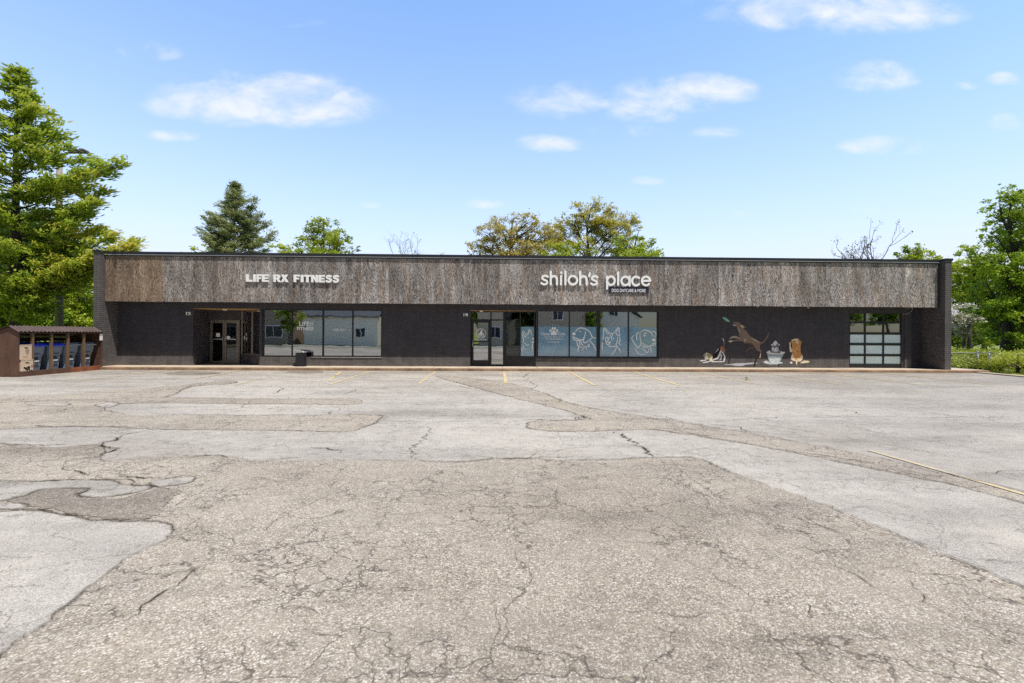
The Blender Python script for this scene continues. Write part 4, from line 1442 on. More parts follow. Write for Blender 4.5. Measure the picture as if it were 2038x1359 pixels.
for gl_ in glyphs:
    m = MB()
    for si, st in enumerate(gl_):
        w = 0.047
        pts = [P(*zoomS(q), y=YF) for q in st]
        L, Rr = [], []
        n_ = len(pts)
        ln = [Vector((p.x, p.z)) for p in pts]
        closed = (ln[0] - ln[-1]).length < 0.01
        for i in range(n_):
            d = ln[min(i + 1, n_ - 1)] - ln[max(i - 1, 0)]
            if closed and i in (0, n_ - 1):
                d = ln[1] - ln[-2]
            nr = Vector((-d.y, d.x)).normalized()
            L.append(ln[i] + nr * w)
            Rr.append(ln[i] - nr * w)
        if not closed:                                  # round ends
            d0 = (ln[0] - ln[1]).normalized()
            d1 = (ln[-1] - ln[-2]).normalized()
            L = [ln[0] + d0 * w * .9 + (L[0] - ln[0]) * .4] + L + [ln[-1] + d1 * w * .9 + (L[-1] - ln[-1]) * .4]
            Rr = [ln[0] + d0 * w * .9 + (Rr[0] - ln[0]) * .4] + Rr + [ln[-1] + d1 * w * .9 + (Rr[-1] - ln[-1]) * .4]
        yf, ybk = YF - .08 - si * .0015, YF - .04
        for i in range(len(L) - 1):
            q = [L[i], L[i + 1], Rr[i + 1], Rr[i]]
            hi = [(v.x, yf, v.y) for v in q]
            lo = [(v.x, ybk, v.y) for v in q]
            m.face(hi)
            m.face(lo)
            m.face([hi[0], hi[1], lo[1], lo[0]])
            m.face([hi[2], hi[3], lo[3], lo[2]])
        if not closed:
            for i in (0, len(L) - 1):
                m.face([(L[i].x, yf, L[i].y), (Rr[i].x, yf, Rr[i].y), (Rr[i].x, ybk, Rr[i].y), (L[i].x, ybk, L[i].y)])
    part(m, 'letter', M['lettering'], sg2)
sg3 = thing('sign_plate', 'small navy plate with tiny white capitals below the rounded white lettering', 'sign', loc=(P(1250, 583, y=YF).x, YF, P(1250, 583, y=YF).z))
a, b = P(1211.5, 583, y=YF), P(1290.5, 571.5, y=YF)
m = MB()
m.box((a.x, YF - .045, a.z), (b.x, YF - .012, b.z))
pl = part(m, 'plate', M['navy'], sg3, bevel=0.01)
tx = px_text('DOG DAYCARE & MORE', (1217.5, 575.0, 1285, 581.2), YF - .048, offset=0.008)
part(tx, 'lettering', M['lettering'], sg3)

# house numbers
for body, r, lab in (('12', (371, 620.5, 380, 626.5), 'white house number left of the recessed double door'), ('18', (922.5, 623, 931.5, 629), 'white house number left of the black entrance door')):
    tx = px_text(body, r, YW - .014, offset=0.02, extrude=0.03)
    o = tx.build('house_number', M['lettering'])
    tag(o, lab, 'house number')


# ------------------------------------------------------------------ murals painted on the brick
def paint(name, rgb):
    return basic(name, rgb, 0.85, 0.22, 12)


PT = {k: paint('mural ' + k, c) for k, c in dict(taupe=(0.25, 0.175, 0.13), taupe_light=(0.42, 0.34, 0.28), taupe_dark=(0.13, 0.09, 0.07), white=(0.72, 0.72, 0.72), lavender=(0.5, 0.5, 0.56), green=(0.22, 0.58, 0.40), black=(0.012, 0.012, 0.014),
                                                   tan=(0.34, 0.29, 0.19), rust=(0.36, 0.17, 0.09), cream=(0.80, 0.66, 0.46), orange=(0.58, 0.27, 0.09), amber=(0.66, 0.38, 0.16), grey=(0.22, 0.22, 0.25), steel=(0.30, 0.38, 0.44), ice=(0.6, 0.66, 0.69), pink=(0.6, 0.42, 0.42), blue=(0.45, 0.53, 0.6)).items()}
PK = list(PT)


def mural(name, label, mapper, shapes):
    fl = Flat(YW - 0.003, mapper, 0.0005)
    for s in shapes:
        if s[0] == 'p':
            fl.poly(s[2], PK.index(s[1]), 3)
        elif s[0] == 'f':
            fl.poly(s[2], PK.index(s[1]))
        elif s[0] == 'o':
            fl.oval(s[2], s[3], s[4], PK.index(s[1]))
        else:
            fl.line(s[2], s[3], PK.index(s[1]))
    o = fl.mb.build(name, [PT[k] for k in PK])
    return tag(o, label, 'mural', 'dog murals on the dark wall')


def zoomA(q):
    return 1380 + q[0] / 11.82, 620 + q[1] / 11.82


def zoomB(q):
    return 1510 + q[0] / 16.98, 660 + q[1] / 16.98


mural('mural_dog', 'painted slim brown dog leaping up with its mouth open', zoomA, [
    ('p', 'lavender', [(720, 1245), (850, 1235), (1000, 1215), (1200, 1210), (1400, 1200), (1530, 1212), (1400, 1235), (1250, 1245), (1150, 1275), (1000, 1275), (900, 1255), (760, 1255)]),
    ('f', 'black', [(860, 1060), (885, 1070), (840, 1230), (810, 1240)]), ('f', 'black', [(1480, 1070), (1500, 1075), (1450, 1290), (1400, 1290)]),
    ('p', 'taupe_light', [(850, 640), (880, 600), (950, 570), (1040, 590), (1085, 620), (1080, 645), (1000, 625), (930, 620), (870, 645)]),
    ('p', 'taupe_dark', [(1430, 810), (1330, 840), (1270, 870), (1240, 920), (1235, 960), (1265, 965), (1290, 900), (1340, 880), (1440, 850)]),
    ('f', 'taupe', [(935, 235), (1010, 250), (1060, 245), (1110, 290), (1190, 330), (1230, 375), (1180, 400), (1260, 470), (1330, 570), (1370, 600), (1480, 660), (1550, 700), (1575, 722), (1640, 700), (1710, 620), (1750, 540), (1760, 475), (1770, 480),
                    (1765, 560), (1730, 640), (1650, 735), (1575, 770), (1570, 820), (1560, 860), (1605, 920), (1600, 950), (1590, 1000), (1585, 1085), (1550, 1095), (1545, 1080), (1570, 1020), (1565, 940), (1490, 910), (1450, 860), (1430, 790),
                    (1380, 765), (1230, 750), (1190, 725), (1160, 700), (1050, 690), (950, 700), (880, 725), (825, 700), (830, 685), (950, 672), (1080, 650), (1100, 630), (1080, 570), (1070, 480), (1040, 420), (1015, 340), (985, 340), (925, 315),
                    (930, 300), (980, 305), (1000, 290), (935, 265)]),
    ('p', 'taupe_light', [(1370, 610), (1480, 670), (1545, 705), (1540, 730), (1450, 690), (1380, 640)]), ('p', 'taupe_light', [(1050, 400), (1090, 440), (1100, 500), (1075, 480)]),
    ('p', 'taupe_light', [(1210, 620), (1240, 640), (1220, 720), (1190, 700)]), ('p', 'taupe_dark', [(1230, 730), (1370, 745), (1420, 790), (1300, 765)]),
    ('p', 'cream', [(1110, 335), (1150, 328), (1175, 365), (1150, 375)]), ('f', 'white', [(925, 305), (990, 310), (980, 338), (950, 330)]),
    ('f', 'cream', [(1572, 985), (1592, 985), (1585, 1085), (1550, 1092)]), ('f', 'cream', [(830, 686), (930, 676), (900, 712), (870, 722), (828, 702)])])
mural('mural_disc', 'painted pale green flying disc above the leaping dog', zoomA, [('p', 'green', [(685, 130), (740, 135), (800, 170), (845, 215), (855, 245), (810, 240), (750, 205), (705, 165)])])
mural('mural_dog', 'painted white and brown hound bowing low with raised rump', zoomA, [
    ('f', 'white', [(420, 1168), (730, 1168), (720, 1188), (430, 1192)]),
    ('p', 'black', [(600, 860), (640, 850), (655, 905), (600, 960), (560, 1050), (470, 1080), (455, 1040), (510, 990)]), ('p', 'blue', [(508, 972), (596, 858), (582, 905)]),
    ('p', 'rust', [(630, 850), (690, 815), (735, 880), (742, 960), (720, 988), (690, 955), (650, 910)]),
    ('p', 'rust', [(700, 660), (722, 700), (726, 790), (708, 815), (710, 720)]), ('p', 'white', [(663, 620), (700, 638), (722, 690), (712, 710), (692, 650)]),
    ('f', 'white', [(210, 1190), (400, 1155), (450, 1130), (560, 1080), (640, 905), (662, 900), (642, 1000), (590, 1110), (470, 1150), (420, 1178), (235, 1215)]),
    ('f', 'white', [(640, 920), (700, 960), (755, 1050), (740, 1170), (700, 1180), (725, 1060), (690, 990), (655, 950)]), ('f', 'lavender', [(640, 960), (680, 1040), (650, 1140), (610, 1145), (640, 1090), (630, 1000)]),
    ('f', 'white', [(145, 1150), (290, 1130), (310, 1148), (180, 1175)]),
    ('p', 'tan', [(235, 1020), (260, 985), (320, 965), (400, 985), (440, 1020), (455, 1060), (440, 1130), (400, 1160), (330, 1130), (290, 1130), (245, 1070)]),
    ('p', 'white', [(305, 970), (330, 975), (322, 1040), (342, 1090), (330, 1122), (290, 1125), (275, 1080), (300, 1030)]), ('p', 'cream', [(385, 1090), (440, 1040), (448, 1110), (420, 1165), (390, 1160)]),
    ('p', 'rust', [(390, 990), (420, 990), (430, 1020), (400, 1025)]), ('o', 'black', (303, 1103), 11, 12), ('o', 'black', (335, 1012), 9, 16)])
mural('mural_dog', 'painted grey and white dog sitting in a foaming metal tub', zoomB, [
    ('p', 'ice', [(160, 1040), (250, 975), (330, 1010), (400, 1060), (600, 1085), (700, 1030), (800, 1030), (800, 1060), (700, 1080), (600, 1110), (350, 1100)]), ('f', 'black', [(660, 1085), (705, 1080), (690, 1180), (660, 1185)]),
    ('p', 'grey', [(410, 440), (480, 400), (530, 440), (650, 400), (700, 420), (710, 460), (670, 500), (690, 600), (720, 700), (660, 720), (520, 710), (420, 700), (430, 560), (470, 480)]),
    ('p', 'ice', [(440, 540), (490, 500), (500, 600), (480, 650), (445, 600)]), ('p', 'white', [(480, 395), (565, 300), (640, 390), (590, 430), (560, 490), (520, 450)]),
    ('p', 'ice', [(515, 570), (600, 520), (655, 580), (645, 655), (560, 690), (510, 660)]), ('p', 'pink', [(590, 560), (640, 570), (632, 645), (602, 620)]),
    ('o', 'black', (548, 520), 22, 30), ('o', 'black', (630, 490), 20, 22), ('o', 'white', (455, 445), 40, 22), ('o', 'white', (690, 440), 18, 26),
    ('f', 'ice', [(290, 730), (820, 740), (760, 920), (700, 1040), (640, 1090), (480, 1100), (370, 1030), (310, 850)]), ('f', 'steel', [(278, 715), (842, 735), (820, 840), (300, 820)]), ('f', 'blue', [(700, 850), (780, 840), (745, 940), (700, 1035)]),
    ('p', 'white', [(260, 700), (380, 630), (400, 700), (520, 720), (640, 730), (720, 740), (740, 640), (790, 680), (880, 680), (850, 745), (700, 768), (400, 755)])])
mural('mural_dog', 'painted golden dog sitting upright with one raised paw', zoomB, [
    ('p', 'cream', [(1420, 1040), (1500, 980), (1650, 980), (1720, 1010), (1650, 1050), (1430, 1070)]), ('p', 'white', [(1055, 1020), (1130, 1015), (1135, 1070), (1070, 1075)]),
    ('p', 'cream', [(1020, 380), (1060, 350), (1085, 370), (1080, 440), (1100, 560), (1160, 620), (1140, 690), (1060, 680), (1040, 560), (1040, 450)]), ('o', 'black', (1052, 390), 12, 22),
    ('p', 'orange', [(1160, 300), (1230, 240), (1330, 240), (1420, 310), (1450, 370), (1430, 420), (1410, 560), (1430, 720), (1490, 820), (1490, 900), (1430, 990), (1350, 1010), (1300, 1010), (1240, 1000), (1120, 960), (1090, 880), (1140, 720), (1140, 600), (1130, 450), (1110, 380), (1100, 300)]),
    ('p', 'cream', [(1140, 730), (1180, 840), (1250, 960), (1240, 1000), (1120, 960), (1090, 880)]), ('p', 'cream', [(1300, 880), (1350, 900), (1440, 810), (1488, 830), (1488, 900), (1430, 990), (1320, 1000)]), ('p', 'cream', [(1255, 960), (1305, 960), (1300, 1100), (1265, 1100)]),
    ('p', 'cream', [(1110, 290), (1230, 235), (1340, 242), (1300, 290), (1200, 300), (1130, 320)]), ('p', 'amber', [(1380, 480), (1415, 560), (1400, 640), (1370, 560)]), ('p', 'amber', [(1130, 470), (1210, 620), (1290, 740), (1260, 800), (1180, 660)]), ('p', 'amber', [(1320, 450), (1330, 560), (1230, 680), (1220, 640)]),
    ('p', 'cream', [(1250, 350), (1290, 280), (1340, 360), (1325, 415), (1265, 420)]), ('o', 'black', (1280, 382), 18, 18), ('o', 'rust', (1225, 320), 14, 12), ('o', 'rust', (1335, 310), 14, 12), ('f', 'rust', [(1270, 425), (1300, 425), (1285, 470)])])

# ------------------------------------------------------------------ bin shelter at the left
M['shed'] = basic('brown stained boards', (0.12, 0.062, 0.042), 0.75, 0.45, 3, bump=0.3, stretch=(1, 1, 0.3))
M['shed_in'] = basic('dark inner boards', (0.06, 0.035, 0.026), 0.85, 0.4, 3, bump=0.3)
M['post'] = basic('olive stained posts', (0.17, 0.105, 0.058), 0.8, 0.35, 4, bump=0.3, stretch=(4, 4, 0.5))
M['shedroof'] = basic('brown corrugated sheet', (0.085, 0.055, 0.05), 0.6, 0.35, 2.0)
M['rust'] = basic('rusty plank', (0.26, 0.085, 0.04), 0.85, 0.55, 2.5, bump=0.4)
M['bin'] = basic('grey bin plastic', (0.20, 0.245, 0.31), 0.5, 0.18, 3)
M['bin_dark'] = basic('dark bin recess', (0.03, 0.036, 0.045), 0.5, 0.2, 3)
M['lid_blue'] = basic('blue bin lid', (0.045, 0.08, 0.75), 0.4, 0.12, 3)
M['lid_grey'] = basic('grey bin lid', (0.34, 0.37, 0.41), 0.45, 0.15, 3)
M['card'] = basic('tan box board', (0.66, 0.50, 0.36), 0.85, 0.14, 3)
M['blackprint'] = basic('black print', (0.015, 0.015, 0.017), 0.6, 0.1, 3)
M['redprint'] = basic('red print', (0.5, 0.10, 0.07), 0.6, 0.1, 3)
M['tyre'] = basic('wheel rubber', (0.015, 0.015, 0.015), 0.7, 0.2, 5)

g0, g1 = P(36, 750, z=0), P(203, 737.5, z=0)
SX = -16.82
SY0, SY1 = P(36, 700, x=SX).y, min(21.0, P(204, 700, x=SX).y)
shed = thing('bin_shelter', 'low brown timber bin shelter with corrugated roof beside the brick end wall', 'bin shelter', loc=(SX, SY0, 0))
EAVE, APEX, BACK = 1.63, 1.80, 1.42
DEP = 1.45


def gable(y0, y1, name, mat):
    m = MB()
    m.prism([(SX - DEP, 0.0), (SX, 0.0), (SX, EAVE - .03), (SX - .28, APEX - .05), (SX - DEP, BACK - .03)], y0, y1, axis='y')
    return part(m, name, mat, shed)


gable(SY0, SY0 + .05, 'side_panel', M['shed'])
gable(SY1 - .05, SY1, 'side_panel', M['shed'])
m = MB()
zz = 0.02
while zz < BACK - .1:                                     # rear boards with gaps that let daylight through
    m.box((SX - DEP, SY0 + .052, zz), (SX - DEP + .025, SY1 - .052, zz + .125))
    zz += 0.13 if zz < 1.0 else 0.16
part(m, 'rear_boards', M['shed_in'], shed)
m = MB()
m.box((SX - DEP + .03, SY0 + .052, 0.004), (SX - .06, SY1 - .052, .06))
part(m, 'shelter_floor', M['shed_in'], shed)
m = MB()
RB = SY0 + (SY1 - SY0) * .58
m.box((SX - .045, SY0 + .052, .0), (SX + .015, RB, .19))
part(m, 'front_rail', M['shed'], shed)
m = MB()
m.box((SX - .045, RB + .003, .0), (SX + .015, SY1 - .052, .185))
part(m, 'front_rail', M['rust'], shed)
posts_px = [66.5, 104, 137, 168.5]
py_ = []
for q in posts_px:
    yv = P(q, 700, x=SX).y
    py_.append(yv)
    m = MB()
    m.box((SX - .085, yv - .035, .19), (SX - .005, yv + .035, EAVE - .035))
    part(m, 'post', M['post'], shed)
m = MB()
m.box((SX - .04, SY0 + .052, EAVE - .11), (SX - .003, SY1 - .052, EAVE - .035))
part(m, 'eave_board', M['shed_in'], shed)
m = MB()                                                    # corrugated sheet
ny, amp = 150, 0.017
prof = [(SX + .06, EAVE - .03), (SX - .28, APEX), (SX - DEP - .12, BACK - .03)]
ys = np.linspace(SY0 - .06, SY1 - .02, ny)
for k in range(ny):
    for (xx, z_) in prof:
        m.v.append((xx, float(ys[k]), z_ + amp * math.sin(2 * math.pi * (ys[k] - SY0) / 0.15) + random.uniform(-.003, .003)))
for k in range(ny - 1):
    for j in range(2):
        a = k * 3 + j
        m.f.append((a, a + 1, a + 4, a + 3))
        m.mi.append(0)
rf = part(m, 'corrugated_roof', M['shedroof'], shed, smooth=False)
sm = rf.modifiers.new('thickness', 'SOLIDIFY')
sm.thickness = 0.008
m = MB()
m.box((SX + .003, SY1 - .16, 1.24), (SX + .012, SY1 - .01, 1.52))
part(m, 'notice', M['white'], shed)


# wheeled bins: front faces +x
def bin_parts(lid_mat):
    h = .98
    b = MB()                                                # body: narrow foot, wide mouth
    secs = [(0.06, .25, .19, 0.0), (.60, .285, .235, 0.0), (.74, .335, .27, .01), (.98, .35, .29, .015)]
    rings = []
    for z_, hy, hx, ox in secs:
        c = .05
        pts = []
        for sx, sy, ord_ in ((1, -1, 0), (1, 1, 1), (-1, 1, 0), (-1, -1, 1)):
            p1 = (ox + sx * hx, sy * (hy - c))
            p2 = (ox + sx * (hx - c), sy * hy)
            seq = [p2, p1] if ord_ == 0 else [p1, p2]
            pts += seq
        i = len(b.v)
        b.v += [(x_, y_, z_) for x_, y_ in pts]
        rings.append(i)
    for a_, c_ in zip(rings, rings[1:]):
        for s in range(8):
            t_ = (s + 1) % 8
            b.f.append((a_ + s, a_ + t_, c_ + t_, c_ + s))
            b.mi.append(0)
    b.f.append(tuple(rings[0] + s for s in reversed(range(8))))
    b.f.append(tuple(rings[-1] + s for s in range(8)))
    b.mi += [0, 0]
    l = MB()                                                # lid: overhanging, sloped at the front
    l.hexa([(.36, -.385, .985), (.36, .385, .985), (-.33, .385, .985), (-.33, -.385, .985)], [(.36, -.385, 1.03), (.36, .385, 1.03), (-.33, .385, 1.05), (-.33, -.385, 1.05)])
    l.hexa([(.33, -.35, 1.032), (.33, .35, 1.032), (-.31, .35, 1.052), (-.31, -.35, 1.052)], [(.24, -.30, 1.095), (.24, .30, 1.095), (-.27, .30, 1.11), (-.27, -.30, 1.11)])
    hd = MB()
    hd.tube([(-.33, -.25, .93), (-.40, -.25, .96), (-.40, .25, .96), (-.33, .25, .93)], .018, 8)
    w = []
    for s in (-1, 1):
        q = MB()
        q.tube([(-.2, s * .24, .12), (-.2, s * .31, .12)], .12, 14)
        w.append(q)
    st = MB()
    st.box((.262, -.10, .43), (.272, .10, .465))
    em = MB()
    em.tube([(.255, -.0, .525), (.268, -.0, .525)], .075, 12)
    gr = MB()
    gr.box((.27, -.12, .695), (.318, .12, .715))
    return b, l, hd, w, st, em, gr


def make_bin(lid_mat, label):
    t = thing('wheeled_bin', label, 'bin', 'wheeled bins in the shelter')
    b, l, hd, w, st, em, gr = bin_parts(lid_mat)
    b.build('body', M['bin'], t)
    l.build('lid', lid_mat, t)
    hd.build('handle', M['bin_dark'], t, smooth=True)
    for q in w:
        q.build('wheel', M['tyre'], t)
    st.build('label_strip', M['white'], t)
    em.build('emblem', M['bin_dark'], t)
    gr.build('grip_slot', M['bin_dark'], t)
    return t


mids = [(a + b) / 2 for a, b in zip(py_, py_[1:] + [SY1 - .05])]
blue = make_bin(M['lid_blue'], 'grey wheeled bin with blue lid standing next to the tan boxes')
grey = make_bin(M['lid_grey'], 'grey wheeled bin with grey lid next to the second blue lidded bin')


def copy_thing(o, label):
    c = o.copy()
    COL.objects.link(c)
    c['label'] = label
    for ch in o.children:
        d = ch.copy()
        COL.objects.link(d)
        d.parent = c
    return c


blue2 = copy_thing(blue, 'grey wheeled bin with blue lid standing next to a grey lidded bin')
grey2 = copy_thing(grey, 'grey wheeled bin with grey lid nearest the white notice')
for o, yv, dx in ((blue, mids[0] - .01, 0), (blue2, mids[1], .02), (grey, mids[2], -.01), (grey2, mids[3] - .03, .0)):
    o.location = (SX - .46 + dx, yv, .062)
    o.scale = (.95, .88, 1.0)
    o.rotation_euler = (0, 0, R(random.uniform(-3, 3)))


def make_box(label, spots, prints):
    t = thing('storage_box', label, 'box', 'tan boxes in the shelter')
    m = MB()
    m.box((-.21, -.22, 0), (.21, .22, .50))
    m.build('carton', M['card'], t, bevel=.008)
    m = MB()
    m.box((-.215, -.225, .502), (.215, .225, .53))
    m.build('lid', M['card'], t)
    m = MB()
    m.tube([(.2105, -.075, .42), (.2125, -.075, .42)], .001, 4)
    a = np.linspace(0, 2 * math.pi, 16, endpoint=False)
    m.face([(.2125, .085 * math.cos(q), .42 + .022 * math.sin(q)) for q in a])
    m.build('hand_hole', M['blackprint'], t)
    m = MB()
    for k, (y_, z_, ry, rz, mi) in enumerate(spots):
        m.face([(.213 + k * .0005, y_ + ry * math.cos(q) * (1 + .2 * math.sin(3 * q)), z_ + rz * math.sin(q)) for q in a], mi)
    m.build('print', prints, t)
    return t


b1 = make_box('tan box with black and red prints, lower of the stacked pair', [(-.05, .22, .05, .045, 0), (.05, .24, .055, .06, 0), (-.01, .17, .035, .04, 0), (.08, .16, .03, .03, 0), (.16, .13, .03, .03, 0), (.17, .29, .035, .04, 1), (-.11, .25, .03, .03, 0)],
              [M['blackprint'], M['redprint']])
b2 = make_box('tan box with a faint bin drawing, on top of the other box', [(.04, .28, .07, .09, 0), (.04, .36, .085, .014, 0), (-.05, .10, .10, .012, 1)], [basic('faint print', (0.40, 0.28, 0.22), 0.7), basic('faint amber print', (0.5, 0.30, 0.10), 0.7)])
yb_ = (SY0 + .05 + py_[0]) / 2
b1.location = (SX - .20, yb_ + .02, .062)
b2.location = (SX - .21, yb_ - .02, .595)
b2.rotation_euler = (0, 0, R(2.5))


# ------------------------------------------------------------------ vegetation
def leaf_mesh(name, cen, size, aspect, tint, mat, parent, out=None, droop=0.0):
    """Many small leaf faces: cen (N,3), size (N,), tint (N,), out (N,3) preferred long axis or None."""
    n = len(cen)
    a = RNG.normal(size=(n, 3))
    if out is not None:
        a = out * 1.6 + a * 0.55
    a[:, 2] = a[:, 2] * 0.6 - droop
    a /= np.linalg.norm(a, axis=1)[:, None]
    b = RNG.normal(size=(n, 3))
    b[:, 2] *= 0.35
    b -= a * (a * b).sum(1)[:, None]
    b /= np.linalg.norm(b, axis=1)[:, None]
    L, W = size[:, None] * a, (size * aspect)[:, None] * b
    V = np.empty((n, 4, 3))
    V[:, 0] = cen - L
    V[:, 1] = cen - 0.15 * L + W
    V[:, 2] = cen + L
    V[:, 3] = cen - 0.15 * L - W
    me = bpy.data.meshes.new(name)
    me.vertices.add(4 * n)
    me.vertices.foreach_set('co', V.ravel())
    me.loops.add(4 * n)
    me.loops.foreach_set('vertex_index', np.arange(4 * n, dtype=np.int32))
    me.polygons.add(n)
    me.polygons.foreach_set('loop_start', np.arange(0, 4 * n, 4, dtype=np.int32))
    me.polygons.foreach_set('loop_total', np.full(n, 4, dtype=np.int32))
    me.update(calc_edges=True)
    at_ = me.attributes.new('tint', 'FLOAT', 'POINT')
    at_.data.foreach_set('value', np.repeat(np.clip(tint, 0, 1), 4).astype(np.float32))
    return link(name, me, [mat], parent)


SUNV = Vector((0.94, -1.0, 3.35)).normalized()


def limb(mb, a, b, r0, r1, sag=0.12, seg=5, n=6):
    a, b = Vector(a), Vector(b)
    L = (b - a).length
    j = [Vector((random.gauss(0, 1), random.gauss(0, 1), random.gauss(0, .6))) * L * 0.05 for _ in range(3)]
    pts, rad = [], []
    for k in range(n):
        t_ = k / (n - 1)
        p = a.lerp(b, t_) + Vector((0, 0, 1)) * (sag * L * math.sin(math.pi * t_) * 0.5)
        p += j[0] * math.sin(math.pi * t_) + j[1] * math.sin(2 * math.pi * t_) * .6
        pts.append(p)
        rad.append(r0 + (r1 - r0) * t_)
    mb.tube(pts, rad, seg)
    return pts


def blob_tree(name, label, cat, base, trunk_r, fork_z, blobs, mat, bark, leaf=0.12, dens=1.0, sub=1.0, aspect=0.55, sigma=0.2, group=None, shell=0.5, tint_shift=0.0, twigs=True, flat=0.8):
    """A tree from a trunk, limbs to each leaf mass, twigs to each spray. blobs: (x, y, z, r[, tint])."""
    base = Vector(base)
    t = thing(name, label, cat, group, loc=base)
    inv = Matrix.Translation(-base)
    w = MB()
    top = max(b[2] + b[3] * .3 for b in blobs)
    lead = Vector((sum(b[0] for b in blobs) / len(blobs), sum(b[1] for b in blobs) / len(blobs), top))
    fork = base.lerp(Vector((lead.x, lead.y, fork_z)), 1.0)
    fork.x = base.x + (lead.x - base.x) * .35
    fork.y = base.y + (lead.y - base.y) * .35
    w.tube([base, base + Vector((0, 0, .25)), base.lerp(fork, .5), fork], [trunk_r * 1.45, trunk_r * 1.08, trunk_r * .92, trunk_r * .8], 9)
    spine = limb(w, fork, lead, trunk_r * .78, .03, 0, 7, 9)
    C, T, O = [], [], []
    for b in blobs:
        c, r = Vector(b[:3]), b[3]
        bt = b[4] if len(b) > 4 else 0.0
        hd_ = math.hypot(c.x - spine[0].x, c.y - spine[0].y)
        cand = [s for s in spine if s.z < c.z - .75 * hd_] or [spine[0]]
        st = min(cand, key=lambda s: (s - c).length)
        arm = limb(w, st, c, max(.025, trunk_r * .26), .016, .16, 5, 7)
        ns = max(5, int(9 * r * r * sub))
        for _ in range(ns):
            d = Vector(RNG.normal(size=3))
            d.normalize()
            rad = r * (shell + (1 - shell) * random.random() ** .6)
            s = c + Vector((d.x * rad, d.y * rad, d.z * rad * flat))
            if twigs:
                limb(w, arm[random.randint(2, 5)], s, .018, .006, .05, 4, 4)
            sg_ = r * sigma * random.uniform(.6, 1.3)
            k = int(max(12, 105 * dens * (sg_ / .3) ** 1.6))
            pts = RNG.normal(size=(k, 3)) * np.array([sg_, sg_, sg_ * .62]) + np.array(s)
            C.append(pts)
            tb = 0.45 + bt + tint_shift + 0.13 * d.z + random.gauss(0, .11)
            T.append(np.clip(RNG.normal(size=k) * .12 + tb, 0, 1))
    w.build('trunk', bark, t, smooth=True).matrix_parent_inverse = inv
    C, T = np.concatenate(C), np.concatenate(T)
    sz = leaf * RNG.uniform(.6, 1.3, len(C))
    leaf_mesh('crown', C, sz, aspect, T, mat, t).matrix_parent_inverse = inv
    return t


def px_blobs(depth, lst, jitter=0.8):
    """Leaf masses measured off the photo at one distance; spread in depth so that the crown is round."""
    out = []
    for q in lst:
        px, py, r = q[:3]
        yy_ = depth + random.uniform(-jitter, jitter)
        p = P(px, py, y=yy_)
        out.append((p.x, p.y, p.z, r * yy_ / F) + tuple(q[3:]))
    return out


def conifer(name, label, cat, base, h, prof, mat, bark, trunk_r, nb, leaf=.14, aspect=.16, tuft=26, tufts=10, rise=0.25, droop=0.1, group=None, extra=(), z0=0.6, tips=None, tint0=0.45, side=1.0):
    """prof(z/h) gives the branch length; branches in loose tiers with hanging tufts."""
    base = Vector(base)
    t = thing(name, label, cat, group, loc=base)
    inv = Matrix.Translation(-base)
    w = MB()
    k = 10
    w.tube([base + Vector((random.gauss(0, .03), random.gauss(0, .03), h * i / k)) for i in range(k + 1)], [trunk_r * (1.25 if i == 0 else 1) * (1 - .95 * i / k) + .012 for i in range(k + 1)], 9)
    C, O, T, S = [], [], [], []
    brs = []
    for i in range(nb):
        f_ = (i + random.random()) / nb
        z_ = z0 + (h - z0) * (f_ ** 0.9)
        L = prof(z_ / h) * random.uniform(.58, 1.1)
        a = i * 2.39996 + random.gauss(0, .3)
        brs.append((z_, a, L, None))
    for e in extra:
        brs.append(e)
    for z_, a, L, tip in brs:
        st = base + Vector((0, 0, z_))
        if tip is None:
            en = st + Vector((math.cos(a) * L, math.sin(a) * L, L * rise * random.uniform(.5, 1.3)))
            tb = 0
        else:
            en = Vector(tip[:3])
            tb = tip[3] if len(tip) > 3 else 0
            L = (en - st).length
        mid_ = st.lerp(en, .55) - Vector((0, 0, L * droop))
        pts = [st, st.lerp(mid_, .5) - Vector((0, 0, L * .02)), mid_, mid_.lerp(en, .55) + Vector((0, 0, .01)), en]
        w.tube(pts, [max(.015, .028 * L * .55), .02 + .01 * L * .3, .02, .012, .005], 5)
        nt = max(3, int(tufts * L / 2.2))
        d0 = (en - st).normalized()
        sd = d0.cross(Vector((0, 0, 1))).normalized()
        for j in range(nt):
            u = .22 + .78 * (j + random.random()) / nt
            seg = u * 4
            i0 = min(3, int(seg))
            p = pts[i0].lerp(pts[i0 + 1], seg - i0)
            sw = side * L * .26 * (1.15 - u) * random.uniform(-1, 1) + random.gauss(0, .06)
            q = p + sd * sw + Vector((0, 0, random.gauss(0, .05) - abs(sw) * .05 + .04))
            if abs(sw) > .12:
                w.tube([p, q], [.010, .004], 4)
            kk = int(tuft * random.uniform(.6, 1.3))
            od = np.array(d0 + sd * (1.2 if sw > 0 else -1.2) * min(1, abs(sw) * 2) + Vector((0, 0, .25)))
            od = od / np.linalg.norm(od)
            cc = RNG.normal(size=(kk, 3)) * np.array([.17, .17, .085]) * (leaf / .14) + np.array(q)
            C.append(cc)
            O.append(np.tile(od, (kk, 1)))
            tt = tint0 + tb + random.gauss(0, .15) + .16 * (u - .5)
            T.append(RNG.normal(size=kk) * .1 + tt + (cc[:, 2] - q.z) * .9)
    w.build('trunk', bark, t, smooth=True).matrix_parent_inverse = inv
    C, O, T = np.concatenate(C), np.concatenate(O), np.concatenate(T)
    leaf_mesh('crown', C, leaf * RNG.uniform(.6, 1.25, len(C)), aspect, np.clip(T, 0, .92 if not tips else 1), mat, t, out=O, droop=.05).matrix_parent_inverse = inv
    return t


def gpt(px, depth):
    p = P(px, 700, y=depth)
    return (p.x, depth, 0.0)


